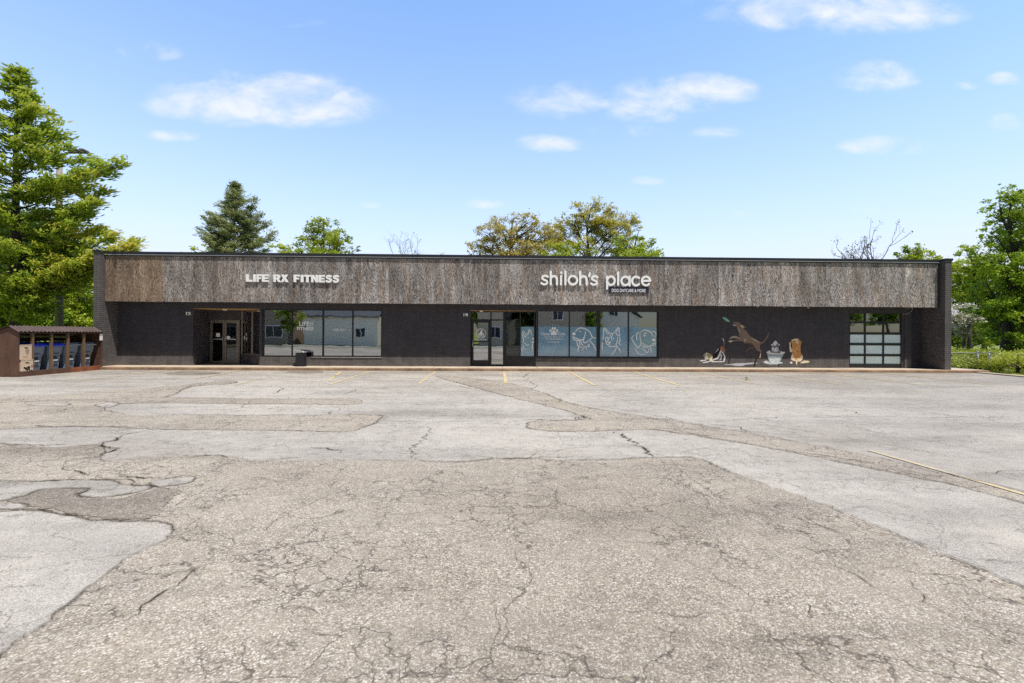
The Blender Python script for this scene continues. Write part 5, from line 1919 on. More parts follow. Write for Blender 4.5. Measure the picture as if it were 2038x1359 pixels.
# the big layered evergreen at the left edge
PD = 22.6
pb = gpt(30, PD)
hp = P(42, 136, y=PD).z


def prof_pine(f):
    return float(np.interp(f, [0, .12, .21, .28, .38, .49, .58, .66, .71, .8, .9, 1], [1.0, 1.2, 1.5, 3.0, 3.5, 3.0, 3.2, 3.5, 2.3, 1.7, .8, .2]))


ex = []
for px, py, dy, tb, z_ in [(240, 322, -.2, 0, .0), (205, 330, .5, 0, 0), (218, 378, .3, 0, 0), (196, 400, -.5, 0, 0), (275, 480, -.6, .22, 0), (262, 492, -.9, .3, 0), (228, 468, -.3, .26, 0), (205, 452, .2, .24, 0), (236, 500, -.4, .22, 0), (215, 515, -.7, .2, 0),
                           (175, 535, -.8, .12, 0), (60, 590, -1.3, .1, 0), (40, 560, -1.6, .05, 0), (190, 505, -1.0, .2, 0), (110, 262, .2, 0, 0), (112, 240, .4, 0, 0), (130, 290, -.2, .05, 0), (66, 185, .1, .02, 0), (45, 150, .1, 0, 0), (60, 210, -.3, .05, 0), (165, 345, -.6, .1, 0), (170, 425, .4, 0, 0), (150, 440, -.8, .05, 0)]:
    p = P(px, py, y=PD + dy)
    st = max(.8, p.z - 1.1 - .12 * abs(p.x - pb[0]))
    ex.append((st, 0, 0, (p.x, p.y, p.z, tb)))
conifer('evergreen_tree', 'tall layered yellow green evergreen leaning in at the left edge over the bin shelter', 'tree', pb, hp, prof_pine, M['leaf_pine'], M['bark_dark'], .26, 62,
        leaf=.14, aspect=.30, tuft=46, tufts=11, rise=.24, droop=.07, extra=ex, z0=2.4, tips=True, tint0=.53)

# wooden lamp pole rising through that tree
pd = 24.6
pp = gpt(118, pd)
tp = P(116, 306, y=pd)
lp = thing('lamp_pole', 'tall grey timber pole with flat floodlight arm behind the evergreen', 'lamp pole', loc=pp)
m = MB()
m.tube([pp, (pp[0] - .02, pd, 4), (pp[0] - .05, pd, tp.z)], [.185, .165, .12], 12)
part(m, 'pole', M['pole'], lp, smooth=True)
a, b = P(121, 316, y=pd), P(134, 304, y=pd)
c = P(176, 303, y=pd)
m = MB()
m.tube([(pp[0] - .05, pd, a.z - .25), (b.x, pd, b.z)], .03, 6)
m.box((b.x - .1, pd - .04, b.z - .03), (c.x, pd + .04, b.z + .03))
part(m, 'arm', M['bronze'], lp)
for q in (136, 149, 162):
    s = P(q, 302, y=pd)
    m = MB()
    m.hexa([(s.x, pd - .2, s.z + .035), (s.x + .27, pd - .2, s.z + .035), (s.x + .27, pd + .2, s.z + .035), (s.x, pd + .2, s.z + .035)],
           [(s.x + .03, pd - .15, s.z + .13), (s.x + .22, pd - .15, s.z + .11), (s.x + .22, pd + .15, s.z + .11), (s.x + .03, pd + .15, s.z + .13)])
    part(m, 'floodlight', M['bronze'], lp)

# shrubs and trees beyond the shelter
blob_tree('tree', 'bright yellow green bush between the grey pole and the brick end wall', 'tree', gpt(158, 31), .16, 1.2,
          px_blobs(31, [(140, 640, 36, .1), (172, 632, 34, .15), (150, 600, 34, .12), (176, 590, 30, .1), (146, 562, 30, 0), (182, 556, 26, .05), (168, 650, 30, .1), (196, 610, 26, .1), (130, 600, 26, 0)], .7),
          M['leaf_lime'], M['bark'], leaf=.10, dens=1.5, group='greenery beyond the shelter')
blob_tree('tree', 'dark green bush low behind the gabled end of the shelter', 'tree', gpt(30, 29), .2, 1.3,
          px_blobs(29, [(-30, 620, 46), (10, 625, 42, -.1), (50, 628, 38, -.05), (85, 620, 38, .05), (20, 575, 46, -.2), (75, 575, 40, -.1), (-20, 560, 50, -.2), (100, 650, 30, .1), (60, 650, 30)], .8),
          M['leaf_maple'], M['bark_dark'], leaf=.11, dens=1.3, group='greenery beyond the shelter')
blob_tree('tree', 'deep green tree filling the far corner behind the evergreen', 'tree', gpt(-10, 36), .25, 2.2,
          px_blobs(36, [(-60, 560, 70), (0, 520, 66), (70, 520, 60), (130, 540, 46), (30, 460, 60), (-40, 470, 64), (90, 470, 48), (110, 610, 44), (40, 600, 50)], 1.2),
          M['leaf_dark'], M['bark_dark'], leaf=.14, dens=1.3, group='greenery beyond the shelter')

# behind the roof, left to right
SD = 42
hs = P(470, 366, y=SD).z


def prof_spr(f):
    return float(np.interp(f, [0, .1, .3, .55, .75, .9, 1], [3.8, 4.1, 4.1, 3.3, 2.2, 1.0, .2]))


conifer('spruce_tree', 'blue grey spruce pointing above the left half of the roof', 'tree', gpt(466, SD), hs, prof_spr, M['leaf_spruce'], M['bark_dark'], .2, 165, leaf=.15, aspect=.26, tuft=36, tufts=10, rise=.1, droop=.06, z0=1.2, tint0=.58,
        extra=[(hs * .62, 0, 0, tuple(P(q, w_, y=SD)) + (0,)) for q, w_ in ((507, 392), (500, 410), (395, 455), (405, 430), (548, 462), (535, 440), (398, 470), (520, 420), (420, 425), (545, 475))], side=1.2)
blob_tree('tree', 'small lime green treetop left of the spruce base', 'tree', gpt(415, 48), .15, 3.5, px_blobs(48, [(400, 500, 18, .15), (425, 490, 17, .2), (445, 498, 16, .1), (385, 512, 12, .1), (415, 530, 30)], .5), M['leaf_lime'], M['bark'], leaf=.13, dens=1.1, group='trees behind the roof')
blob_tree('tree', 'tiny dark green treetop peeking over the roof at its left end', 'tree', gpt(358, 50), .12, 4, px_blobs(50, [(357, 506, 9), (352, 525, 22), (372, 530, 20)], .4), M['leaf_maple'], M['bark'], leaf=.12, group='trees behind the roof')
blob_tree('tree', 'round green broadleaf crown right of the spruce', 'tree', gpt(640, 40), .2, 4,
          px_blobs(40, [(632, 446, 22, .05), (612, 462, 18, .1), (655, 455, 22), (676, 470, 20, .05), (640, 480, 30, .1), (605, 492, 24), (670, 495, 26, .1), (690, 490, 16), (575, 500, 16, .15), (712, 494, 7), (650, 530, 46), (600, 530, 36)], .9), M['leaf_lime'], M['bark'], leaf=.10, dens=1.2, sub=1.6, shell=.6, tint_shift=.0, sigma=.17, group='trees behind the roof')
blob_tree('tree', 'low lime foliage between spruce and round green crown', 'tree', gpt(560, 52), .15, 4, px_blobs(52, [(555, 500, 18, .1), (585, 502, 14, .1), (565, 530, 36)], .5), M['leaf_lime'], M['bark'], leaf=.13, group='trees behind the roof')
blob_tree('tree', 'bronze budding tree with visible limbs left of the tallest crown behind the roof', 'tree', gpt(1020, 44), .26, 4,
          px_blobs(44, [(1022, 436, 17, .05), (990, 446, 20), (1052, 440, 20), (965, 462, 20), (1000, 468, 26), (1040, 465, 26), (1075, 450, 20), (948, 484, 18), (975, 492, 24), (1080, 478, 24), (1020, 496, 30), (940, 500, 12), (1060, 500, 26), (1010, 540, 50), (1096, 470, 22, .05), (1092, 496, 24, .05), (955, 500, 18)], 1.0),
          M['leaf_rust'], M['bark_dark'], leaf=.09, dens=.85, sub=2.4, shell=.55, sigma=.18, tint_shift=.13, group='trees behind the roof')
blob_tree('tree', 'tallest yellow olive tree with airy domed crown behind the roof', 'tree', gpt(1180, 46), .3, 5,
          px_blobs(46, [(1186, 408, 20), (1150, 418, 20, .05), (1222, 418, 20), (1120, 438, 20), (1250, 436, 20), (1170, 436, 26), (1208, 440, 24, .1), (1265, 446, 15), (1140, 456, 22), (1235, 462, 24, .1), (1105, 462, 20), (1190, 470, 22), (1165, 492, 26), (1120, 488, 22), (1250, 484, 22), (1215, 488, 26, .1), (1195, 452, 26), (1110, 470, 22)], 1.0),
          M['leaf_olive'], M['bark_dark'], leaf=.09, dens=.85, sub=2.4, shell=.55, sigma=.18, tint_shift=.13, group='trees behind the roof')
blob_tree('tree', 'bright green low treetop below the tallest olive crown', 'tree', gpt(1130, 39), .15, 3.6, px_blobs(39, [(1100, 492, 17, .1), (1130, 490, 18, .12), (1160, 492, 16, .1), (1085, 504, 14), (1180, 502, 12), (1130, 520, 34), (1100, 525, 30)], .6), M['leaf_lime'], M['bark'], leaf=.10, dens=1.3, sub=1.5, group='trees behind the roof')
blob_tree('tree', 'green crown at the right foot of the tallest olive tree', 'tree', gpt(1260, 40), .18, 3.8,
          px_blobs(40, [(1240, 478, 19, .05), (1270, 468, 17), (1288, 482, 17, .05), (1262, 494, 22, .1), (1300, 494, 15), (1225, 498, 18), (1312, 503, 8), (1270, 525, 40)], .8), M['leaf_lime'], M['bark'], leaf=.10, dens=1.1, sub=1.7, tint_shift=.04, group='trees behind the roof')
blob_tree('tree', 'rounded lime green crown over the right end of the roof', 'tree', gpt(1825, 42), .2, 3.6,
          px_blobs(42, [(1797, 500, 15, -.1), (1815, 498, 17, .1), (1838, 506, 15, .15), (1856, 512, 12, .15), (1786, 510, 9, -.2), (1872, 518, 9), (1830, 530, 34), (1800, 535, 30), (1860, 540, 28)], .7), M['leaf_lime'], M['bark_dark'], leaf=.11, dens=1.5, sub=1.6, group='trees behind the roof')


# nearly bare trees
def bare_tree(name, label, base, forks, top_r, buds, mat, bark=M['bark_dark'], leafs=.055, group='trees behind the roof'):
    base = Vector(base)
    t = thing(name, label, 'tree', group, loc=base)
    inv = Matrix.Translation(-base)
    w = MB()
    f0 = base + Vector((0, 0, 3.2))
    w.tube([base, base + Vector((0, 0, 1.5)), f0], [.2, .16, .13], 8)
    C = []

    def grow(a, d, L, r, lev):
        b = a + d * L
        pts = limb(w, a, b, r, r * .6, .04, 5 if lev < 2 else 4, 5)
        if lev >= 3 or r < .008:
            for _ in range(buds):
                C.append(b + Vector(RNG.normal(size=3)) * .12)
            return
        for _ in range(random.randint(2, 3)):
            e = (d + Vector(RNG.normal(size=3)) * .42 + Vector((0, 0, .18))).normalized()
            grow(pts[random.randint(2, 4)], e, L * random.uniform(.36, .58), r * .55, lev + 1)
    for fx in forks:
        tip = Vector(fx)
        d = tip - f0
        grow(f0, d.normalized(), d.length * .62, top_r, 0)
    w.build('trunk', bark, t, smooth=True).matrix_parent_inverse = inv
    C = np.array([tuple(c) for c in C])
    leaf_mesh('crown', C, leafs * RNG.uniform(.6, 1.3, len(C)), .6, RNG.uniform(.1, 1, len(C)), mat, t).matrix_parent_inverse = inv


D1, D2 = 52, 44
bare_tree('bare_tree', 'thin pale bare twigs showing over the middle of the roof', gpt(815, D1), [P(q, w_, y=D1 + e) for q, w_, e in ((774, 490, 0), (790, 482, .5), (806, 478, -.3), (830, 474, -.5), (845, 478, .3), (856, 482, .3), (870, 490, 0))], .045, 4, M['leaf_dry'], M['bark'])
bare_tree('bare_tree', 'dark nearly bare tree with forked branches right of centre behind the roof', gpt(1705, D2), [P(q, w_, y=D2 + e) for q, w_, e in ((1662, 486, 0), (1675, 476, .5), (1700, 474, .4), (1716, 470, -.5), (1732, 456, 0), (1760, 462, -.3), (1690, 470, -.4), (1745, 476, .2), (1752, 470, -.6))], .075, 5, M['leaf_dry'], leafs=.07)

# right edge
blob_tree('tree', 'big dark maple towering at the right edge beside the fence', 'tree', gpt(2003, 31), .34, 3.0,
          px_blobs(31, [(1990, 400, 30), (2022, 385, 26), (1975, 430, 26, -.05), (2010, 440, 34), (2050, 410, 46), (1968, 462, 16), (2000, 478, 34), (2040, 480, 44), (1990, 530, 40, .02), (2035, 540, 46, .05), (1985, 580, 40), (2030, 600, 48), (2080, 480, 60), (2090, 560, 60),
                        (1975, 620, 36, -.02), (2010, 650, 34, -.06), (2060, 640, 46), (1975, 660, 26, -.1), (1962, 500, 26), (2110, 420, 50), (1960, 560, 26), (1985, 668, 26, -.12), (2020, 676, 24, -.15), (2055, 672, 30, -.1), (2000, 615, 36)], 1.4),
          M['leaf_maple'], M['bark_dark'], leaf=.105, dens=1.25, sub=1.25, shell=.62, sigma=.17, flat=.7, tint_shift=.15)
blob_tree('tree', 'yellow green tree with a slim forked trunk close to the right end wall', 'tree', gpt(1930, 40), .18, 2.6,
          px_blobs(40, [(1925, 500, 20, .05), (1905, 528, 16, .05), (1935, 530, 28, .1), (1960, 520, 24), (1912, 560, 24, .05), (1945, 565, 28), (1908, 590, 20, -.1), (1965, 555, 24), (1885, 530, 10), (1930, 600, 26, -.15)], 1.0), M['leaf_lime'], M['bark_dark'], leaf=.11, dens=1.1, sub=1.4, tint_shift=.02)
blob_tree('tree', 'leafy green tree filling the gap behind the white blossom shrub', 'tree', gpt(1960, 52), .2, 1.6,
          px_blobs(52, [(1890, 560, 22), (1900, 590, 24, .05), (1915, 540, 22, .1), (1940, 590, 30), (1970, 560, 30, .05), (1965, 610, 30), (1900, 640, 24, -.1), (1935, 640, 28, -.05), (1975, 645, 30, -.1), (2010, 600, 36), (2020, 650, 34), (1950, 530, 22, .1)], 1.2), M['leaf_maple'], M['bark_dark'], leaf=.15, dens=1.2, tint_shift=.08)
blob_tree('flowering_shrub', 'shrub covered in white blossom beside the right end wall', 'shrub', gpt(1916, 36), .12, .9,
          px_blobs(36, [(1905, 622, 17), (1925, 618, 17, .1), (1943, 624, 14), (1908, 640, 16, -.2), (1930, 636, 16, -.1), (1950, 636, 9), (1892, 632, 14), (1918, 655, 18, -.35)], .5), M['leaf_white'], M['bark'], leaf=.085, dens=2.2, sub=3.0, tint_shift=.12)
blob_tree('tree', 'dark green tree beneath the maple above the lawn', 'tree', gpt(1918, 44), .15, 1.4, px_blobs(44, [(1900, 660, 22), (1925, 660, 22), (1905, 640, 20), (1940, 670, 18), (1896, 675, 14), (1955, 660, 20)], .6), M['leaf_dark'], M['bark_dark'], leaf=.12, dens=1.4)
for i, (px, w_, lab) in enumerate([(1915, 60, 'far dark hedge tree behind the road, beside the brick end wall'), (1985, 66, 'far dark hedge tree behind the road, under the maple'), (2050, 60, 'far dark hedge tree behind the road at the right edge')]):
    blob_tree('tree', lab, 'tree', gpt(px, 125), .3, 2.5, px_blobs(125, [(px - 30, 660, 24), (px, 650, 26), (px + 30, 662, 24), (px - 10, 676, 18), (px + 20, 676, 18), (px - 40, 672, 16)], 2), M['leaf_dark'], M['bark_dark'], leaf=.42, dens=.55, sub=.12, twigs=False, group='far trees beyond the road')
# far trees that fill the gaps low behind the shelter
for i, (px, lab) in enumerate([(-40, 'far green tree low behind the bin shelter at the left edge'), (60, 'far green tree low behind the bin shelter roof'), (150, 'far green tree low behind the grey pole')]):
    blob_tree('tree', lab, 'tree', gpt(px, 60), .3, 2.5, px_blobs(60, [(px - 40, 640, 40), (px, 620, 44), (px + 40, 640, 40), (px, 660, 30), (px + 30, 600, 36), (px - 30, 590, 36)], 2), M['leaf_maple'], M['bark_dark'], leaf=.22, dens=.8, sub=.3, twigs=False, group='far trees beyond the shelter')

# leafy shrubs that close the view under the maple
for px, yy_, sc_, lab in ((1905, 47, 1.0, 'leafy green shrub on the lawn behind the white blossom shrub'), (1955, 49, 1.15, 'leafy green shrub on the lawn left of the maple trunk'), (2025, 46, 1.2, 'leafy green shrub on the lawn right of the maple trunk')):
    blob_tree('shrub', lab, 'shrub', gpt(px, yy_), .08, .5, px_blobs(yy_, [(px + dx_ * sc_, 676 + dy_ * sc_, 13 * sc_, random.gauss(.05, .06)) for dx_, dy_ in ((-18, 4), (-6, -6), (8, -10), (20, -2), (0, 6), (14, 8), (-14, -14), (4, -22))], .6),
              M['leaf_maple'], M['bark'], leaf=.12, dens=1.3, sub=2.2, twigs=False, group='shrubs on the lawn')

# junipers along the lot edge on the right
jl = ['yellow green juniper touching the foot of the right end wall', 'juniper mound behind the fence left of the two posts', 'juniper mound right behind the two fence posts', 'golden juniper between the fence posts and the right edge',
      'golden low juniper at the right edge of the lot', 'darker juniper mound farther back on the lawn']
for i, (px, yy_, r, tb) in enumerate([(1908, 25.2, .95, .02), (1932, 24.6, .8, .05), (1963, 23.6, .85, .03), (1992, 22.3, .85, .15), (2026, 21.2, .9, .17), (1990, 27.5, 1.2, -.06)]):
    c0 = P(px, 700, y=yy_)
    bl = []
    for k in range(11):
        an, rr_ = random.random() * 6.28, r * random.random() ** .5
        bl.append((c0.x + math.cos(an) * rr_ * .8, yy_ + math.sin(an) * rr_ * 1.2, random.uniform(.2, .78), random.uniform(.3, .44), tb + random.gauss(0, .05)))
    blob_tree('juniper_shrub', jl[i], 'shrub', (c0.x, yy_, 0), .05, .15, bl, M['leaf_cover'], M['bark_dark'], leaf=.055, aspect=.35, dens=1.5, sub=6, sigma=.3, flat=.7, twigs=False, group='junipers along the lot edge')
C, T = [], []
for k in range(1500):                                             # low ground cover behind them
    px = random.uniform(1885, 2090)
    yy_ = random.uniform(23.5, 36)
    p = P(px, 700, y=yy_)
    if p.x < e0.x + (e0.y - yy_) * dv.x / -dv.y + .45:
        continue
    kk = 26
    C.append(RNG.normal(size=(kk, 3)) * np.array([.32, .32, .13]) + np.array((p.x, yy_, .16 + .30 * random.random())))
    T.append(RNG.normal(size=kk) * .15 + .58 + random.gauss(0, .13))
tag(leaf_mesh('ground_cover', np.concatenate(C), .07 * RNG.uniform(.6, 1.4, sum(len(c) for c in C)), .4, np.concatenate(T), M['leaf_cover'], None), 'low yellow green ground cover beyond the lot edge', 'ground cover', kind='stuff')

# weeds in the kerb joint
for i, (px, lab) in enumerate([(1486, 'tiny weed in a crack near the right parking lines'), (1331, 'small dark weed at the kerb below the dog windows')]):
    p = P(px, 757 if i == 0 else 739.5, z=0)
    n_ = 40
    C = RNG.normal(size=(n_, 3)) * np.array([.06, .04, .035]) + np.array((p.x, p.y, .06))
    t = thing('weed', lab, 'weed', 'weeds in the pavement', loc=p)
    leaf_mesh('leaves', C, np.full(n_, .035), .35, RNG.uniform(.2, .7, n_), M['leaf_maple'], t).matrix_parent_inverse = Matrix.Translation(-Vector(p))

# chain link fence
M['galv'] = basic('galvanised steel', (0.42, 0.44, 0.45), 0.45, 0.2, 6, metallic=.4)
fa_, fb_ = Vector((*P(1946, 735, z=0).xy, 0)), Vector((*P(1969, 737, z=0).xy, 0))
fdir = Vector((*P(2038, 751, z=0).xy, 0))
fr_ = thing('chain_link_fence', 'low chain link fence with galvanised posts before the shrubs at right', 'fence', loc=fa_)
end_r = fb_ + (Vector((P(2038, 708, y=21.4).x, 21.4, 0)) - fb_) * 1.6
end_l = fa_ + Vector((-2.6, .9, 0))
fh = .86
for p_, r in ((fa_, .045), (fb_, .038), (fb_.lerp(end_r, .95), .035), (end_l, .03)):
    m = MB()
    m.tube([p_, p_ + Vector((0, 0, fh))], r, 10)
    m.tube([p_ + Vector((0, 0, fh)), p_ + Vector((0, 0, fh + .03)), p_ + Vector((0, 0, fh + .05))], [r * 1.25, r * 1.1, r * .3], 10)
    part(m, 'post', M['galv'], fr_, smooth=True)
m = MB()
for a_, b_ in ((end_l, fa_), (fa_, fb_), (fb_, end_r)):
    m.tube([a_ + Vector((0, 0, fh - .05)), b_ + Vector((0, 0, fh - .05))], .021, 8)
part(m, 'top_rail', M['galv'], fr_, smooth=True)
m = MB()
for a_, b_ in ((end_l, fa_), (fb_, end_r)):
    L = (b_ - a_).length
    d = (b_ - a_).normalized()
    hgt = fh - .1
    nr_ = Vector((-d.y, d.x, 0))
    s = -hgt
    while s < L:
        for sg_ in (1, -1):
            s0, s1 = s, s + hgt
            z0_, z1_ = (.05, .05 + hgt) if sg_ > 0 else (.05 + hgt, .05)
            if s0 < 0:
                z0_ += (z1_ - z0_) * (-s0 / hgt)
                s0 = 0
            if s1 > L:
                z1_ = z0_ + (z1_ - z0_) * ((L - s0) / (s1 - s0))
                s1 = L
            if s1 - s0 > .02:
                o_ = nr_ * .003 * sg_
                m.tube([a_ + d * s0 + o_ + Vector((0, 0, z0_)), a_ + d * s1 + o_ + Vector((0, 0, z1_))], .0026, 3, caps=False)
        s += .075
part(m, 'wire_mesh', M['galv'], fr_)

# ------------------------------------------------------------------ what the shop windows mirror: the far side of the street
M['siding_tan'] = basic('tan siding', (0.50, 0.40, 0.29), 0.8, 0.08, 1, stretch=(1, 1, 8))
M['siding_grey'] = basic('grey siding', (0.34, 0.26, 0.185), 0.8, 0.08, 1, stretch=(1, 1, 8))
M['siding_white'] = basic('white siding', (0.88, 0.80, 0.68), 0.8, 0.08, 1, stretch=(1, 1, 8))
M['shingle'] = basic('slate roof shingles', (0.13, 0.14, 0.15), 0.9, 0.3, 3, stretch=(1, 1, 5))
M['house_glass'] = basic('dark house glass', (0.03, 0.035, 0.04), 0.1, 0.2, 1)


def house(label, x, y, w, d, h, roof_h, wall_m, wins, axis='x'):
    t = thing('house', label, 'house', 'houses across the street', loc=(x, y, 0))
    m = MB()
    m.box((-w / 2, -d / 2, 0), (w / 2, d / 2, h))
    if axis == 'y':
        m.prism([(-w / 2 + .01, h), (w / 2 - .01, h), (0, h + roof_h - .1)], -d / 2 + .02, d / 2 - .02, axis='y')
    m.build('wall', wall_m, t)
    m = MB()
    o_ = .4
    if axis == 'x':
        for s in (1, -1):
            m.hexa([(-w / 2 - o_, s * (d / 2 + o_), h - .1), (w / 2 + o_, s * (d / 2 + o_), h - .1), (w / 2 + o_, 0, h + roof_h), (-w / 2 - o_, 0, h + roof_h)],
                   [(-w / 2 - o_, s * (d / 2 + o_), h + .05), (w / 2 + o_, s * (d / 2 + o_), h + .05), (w / 2 + o_, 0, h + roof_h + .15), (-w / 2 - o_, 0, h + roof_h + .15)])
    else:
        for s in (1, -1):
            m.hexa([(s * (w / 2 + o_), -d / 2 - o_, h - .1), (s * (w / 2 + o_), d / 2 + o_, h - .1), (0, d / 2 + o_, h + roof_h), (0, -d / 2 - o_, h + roof_h)],
                   [(s * (w / 2 + o_), -d / 2 - o_, h + .05), (s * (w / 2 + o_), d / 2 + o_, h + .05), (0, d / 2 + o_, h + roof_h + .15), (0, -d / 2 - o_, h + roof_h + .15)])
    m.build('roof', M['shingle'], t)
    for wx, wz, ww, wh in wins:
        m = MB()
        m.box((wx - ww / 2 - .1, d / 2 + .003, wz - .1), (wx + ww / 2 + .1, d / 2 + .06, wz + wh + .1))
        f = m.build('window', M['white'], t)
        m = MB()
        m.box((wx - ww / 2, d / 2 + .062, wz), (wx - .04, d / 2 + .075, wz + wh))
        m.box((wx + .04, d / 2 + .062, wz), (wx + ww / 2, d / 2 + .075, wz + wh))
        m.build('pane', M['house_glass'], f)


house('tan sided house mirrored in the window beside the black entrance door', 4.5, -27, 15, 9, 6.2, 2.2, M['siding_tan'], [(-1.5, 3.6, 1.3, 1.7), (3.6, 3.6, 1.3, 1.7), (-5, 1, 1.6, 1.6), (3, .9, 2.4, 1.6)])
house('white gabled house mirrored in the right dog drawing window', 16.5, -30, 7.5, 10, 4.2, 2.8, M['siding_white'], [(-2, 1.2, 1.5, 1.6), (2.2, 1.2, 1.5, 1.6), (0, 4.4, 1.2, 1.2)], axis='y')
house('grey sided house mirrored in the fitness windows', -35, -27, 13, 9, 5.6, 2.4, M['siding_grey'], [(-4, 3.4, 1.2, 1.5), (0.5, 3.4, 1.6, 1.5), (4.2, 1.0, 2.2, 1.6), (-3, .9, 1.6, 1.6)])
house('pale low house mirrored at the right end of the fitness windows', -21.5, -26, 10, 8, 3.9, 2.6, M['siding_white'], [(2.6, 1.2, 1.1, 1.1)])
for i, (x_, y_, s_, lab, mt) in enumerate([(12.6, -23, .9, 'round street tree mirrored beside the tan house', 'leaf_maple'), (30, -30, 1.2, 'street tree mirrored right of the white gabled house', 'leaf_maple'), (-42, -22, 1.1, 'street tree mirrored at the left of the fitness windows', 'leaf_lime'), (-36.5, -15, .85, 'small street tree mirrored in the leftmost fitness pane', 'leaf_lime'), (-26.2, -17, .8, 'small street tree mirrored between the grey and pale houses', 'leaf_maple'),
                                           (-3.2, -32, 1.2, 'street tree mirrored between the pale and the tan house', 'leaf_maple'), (-14, -27, 1.2, 'street tree mirrored beside the pale low house', 'leaf_maple'), (40, -28, 1.1, 'street tree mirrored at the left of the garage door panes', 'leaf_lime'), (52, -27, 1.5, 'large street tree mirrored in the upper garage door panes', 'leaf_maple'), (60, -29, 1.4, 'street tree mirrored at the right of the garage door panes', 'leaf_maple')]):
    blob_tree('tree', lab, 'tree', (x_, y_, 0), .2 * s_, 1.8 * s_, [(x_ + random.uniform(-1.4, 1.4) * s_, y_ + random.uniform(-1.2, 1.2) * s_, (2.6 + 3.4 * random.random()) * s_, 1.1 * s_, random.gauss(0, .06)) for _ in range(10)],
              M[mt], M['bark'], leaf=.17, dens=.7, sub=.8, twigs=False, group='street trees across the street')

# ------------------------------------------------------------------ sun, sky
sun_d = bpy.data.lights.new('sun', 'SUN')
sun_d.energy = 5.0
sun_d.angle = R(0.5)
sun_d.color = (1.0, 0.955, 0.89)
sun = bpy.data.objects.new('sun', sun_d)
COL.objects.link(sun)
sun.rotation_euler = SUNV.to_track_quat('Z', 'Y').to_euler()
sun.location = (20, -15, 40)

world = bpy.data.worlds.new('World')
scene.world = world
world.use_nodes = True
wt = world.node_tree
wt.nodes.clear()


class WT_(NT):
    def __init__(self, tree):
        self.t = tree
        self.out = tree.nodes.new('ShaderNodeOutputWorld')


W = WT_(wt)
sky = W.n('ShaderNodeTexSky')
sky.sky_type = 'NISHITA'
sky.sun_disc = False
sky.sun_elevation = math.asin(SUNV.z)
sky.sun_rotation = math.atan2(SUNV.x, SUNV.y)
sky.altitude = 200
sky.air_density = 1.0
sky.dust_density = 0.6
sky.ozone_density = 1.5
dirn = W.n('ShaderNodeTexCoord').outputs['Generated']
sep = W.n('ShaderNodeSeparateXYZ', {0: dirn})
dx_, dy_, dz_ = sep.outputs
# cumulus puffs on the slanting sky ahead, in gnomonic coordinates about north
ysafe = W.math('MAXIMUM', dy_, 0.02)
u = W.math('DIVIDE', dx_, ysafe)
v = W.math('DIVIDE', dz_, ysafe)
CL = [(525, 208, 205, 62, 1.0), (300, 105, 62, 24, .62), (345, 273, 52, 16, .62), (1225, 208, 190, 48, .78), (1400, 183, 105, 34, .86), (1085, 290, 85, 20, .66), (1230, 262, 80, 18, .42), (1430, 266, 60, 15, .40),
      (1650, 18, 240, 66, .92), (1745, 158, 78, 34, .80), (1770, 293, 92, 24, .76), (1998, 160, 34, 16, .66), (1920, 173, 24, 10, .5), (2015, 248, 48, 22, .70), (1720, 420, 52, 18, .64), (1290, 361, 32, 11, .52), (965, 408, 40, 12, .48),
      (735, 409, 22, 8, .5), (1490, 428, 40, 12, .40), (560, 45, 90, 16, .34)]
wsum = None
for cx_, cy_, hw, hh, st in CL:
    c = ray(cx_, cy_)
    e1_ = ray(cx_ + hw, cy_)
    e2_ = ray(cx_, cy_ - hh)
    uc, vc = c.x / c.y, c.z / c.y
    au, av = 1.3 * abs(e1_.x / e1_.y - uc), 1.35 * abs(e2_.z / e2_.y - vc)
    du = W.math('DIVIDE', W.math('SUBTRACT', u, uc), au)
    dv_ = W.math('DIVIDE', W.math('SUBTRACT', v, vc), av)
    dv_ = W.math('MAXIMUM', dv_, W.math('MULTIPLY', dv_, -1.5))
    d2 = W.math('ADD', W.math('MULTIPLY', du, du), W.math('MULTIPLY', dv_, dv_))
    q = W.math('MULTIPLY', W.math('SUBTRACT', 1.0, d2, clamp=True), st)
    wsum = q if wsum is None else W.math('MAXIMUM', wsum, q)
uv = W.n('ShaderNodeCombineXYZ', {0: u, 1: W.math('MULTIPLY', v, 1.9)})
nz = W.noise(uv.outputs[0], 7.5, 7, 0.58, 0.35).outputs[0]
nz2 = W.noise(uv.outputs[0], 26.0, 4, 0.6, 0.2).outputs[0]
shape = W.math('POWER', wsum, 0.8)
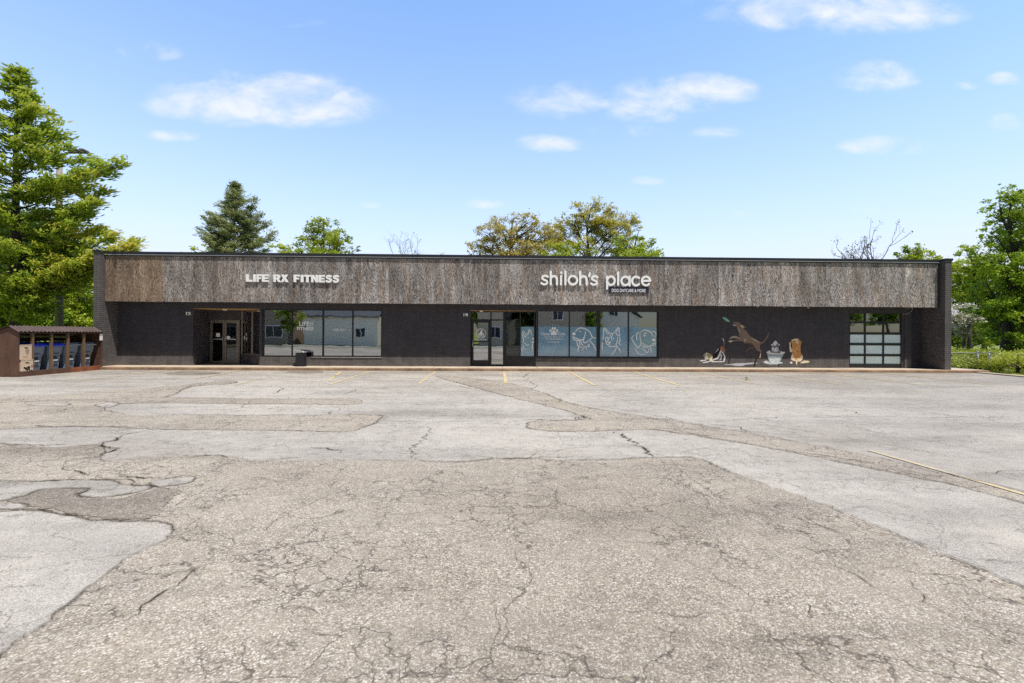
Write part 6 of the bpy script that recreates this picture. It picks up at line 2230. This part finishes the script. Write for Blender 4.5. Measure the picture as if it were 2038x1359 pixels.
dens = W.math('ADD', W.math('MULTIPLY', shape, 0.85), W.math('MULTIPLY', W.math('SUBTRACT', nz, 0.50), 2.9))
dens = W.math('ADD', dens, W.math('MULTIPLY', W.math('SUBTRACT', nz2, 0.5), 0.45))
dens = W.n('ShaderNodeMapRange', {0: dens, 1: 0.02, 2: 1.45}, interpolation_type='SMOOTHSTEP').outputs[0]
dens = W.math('MULTIPLY', dens, W.n('ShaderNodeMapRange', {0: wsum, 1: 0.0, 2: 0.45}, interpolation_type='SMOOTHSTEP').outputs[0])
front = W.math('GREATER_THAN', dy_, 0.05)
dens = W.math('MULTIPLY', W.math('MULTIPLY', dens, front), 0.95)
# clear northern sky: bright and hazy low down; the rest of the dome dimmed to deepen facade shade
el = W.math('MAXIMUM', dz_, 0.0)
hz = W.math('MULTIPLY', W.math('POWER', 2.718, W.math('MULTIPLY', el, -4.0)), 1.45, clamp=True)
ff = W.n('ShaderNodeMapRange', {0: dy_, 1: -0.1, 2: 0.55}, interpolation_type='SMOOTHSTEP').outputs[0]
gain = W.mix(ff, (0.62, 0.62, 0.62, 1), (1.75, 2.6, 3.15, 1))
grad = W.mix(1.0, sky.outputs[0], gain, 'MULTIPLY')
SKY_S = 0.1
col = W.mix(W.math('MULTIPLY', W.math('MULTIPLY', hz, ff), 1.0), grad, (8.8, 9.1, 10.6, 1))
col = W.mix(dens, col, (9.6, 9.8, 10.4, 1))
bg = W.n('ShaderNodeBackground', {'Color': col, 'Strength': SKY_S})
W.t.links.new(bg.outputs[0], W.out.inputs[0])

# ------------------------------------------------------------------ render settings
scene.render.engine = 'CYCLES'
scene.render.resolution_x, scene.render.resolution_y = 1024, 683
scene.view_settings.view_transform = 'Standard'
scene.view_settings.look = 'None'
scene.view_settings.exposure = 0.0
scene.view_settings.gamma = 1.0
scene.cycles.max_bounces = 6
scene.cycles.diffuse_bounces = 3
scene.cycles.adaptive_threshold = 0.02
scene.cycles.sample_clamp_indirect = 4.0
scene.cycles.use_adaptive_sampling = True
scene.cycles.transparent_max_bounces = 12
scene.cycles.use_denoising = False
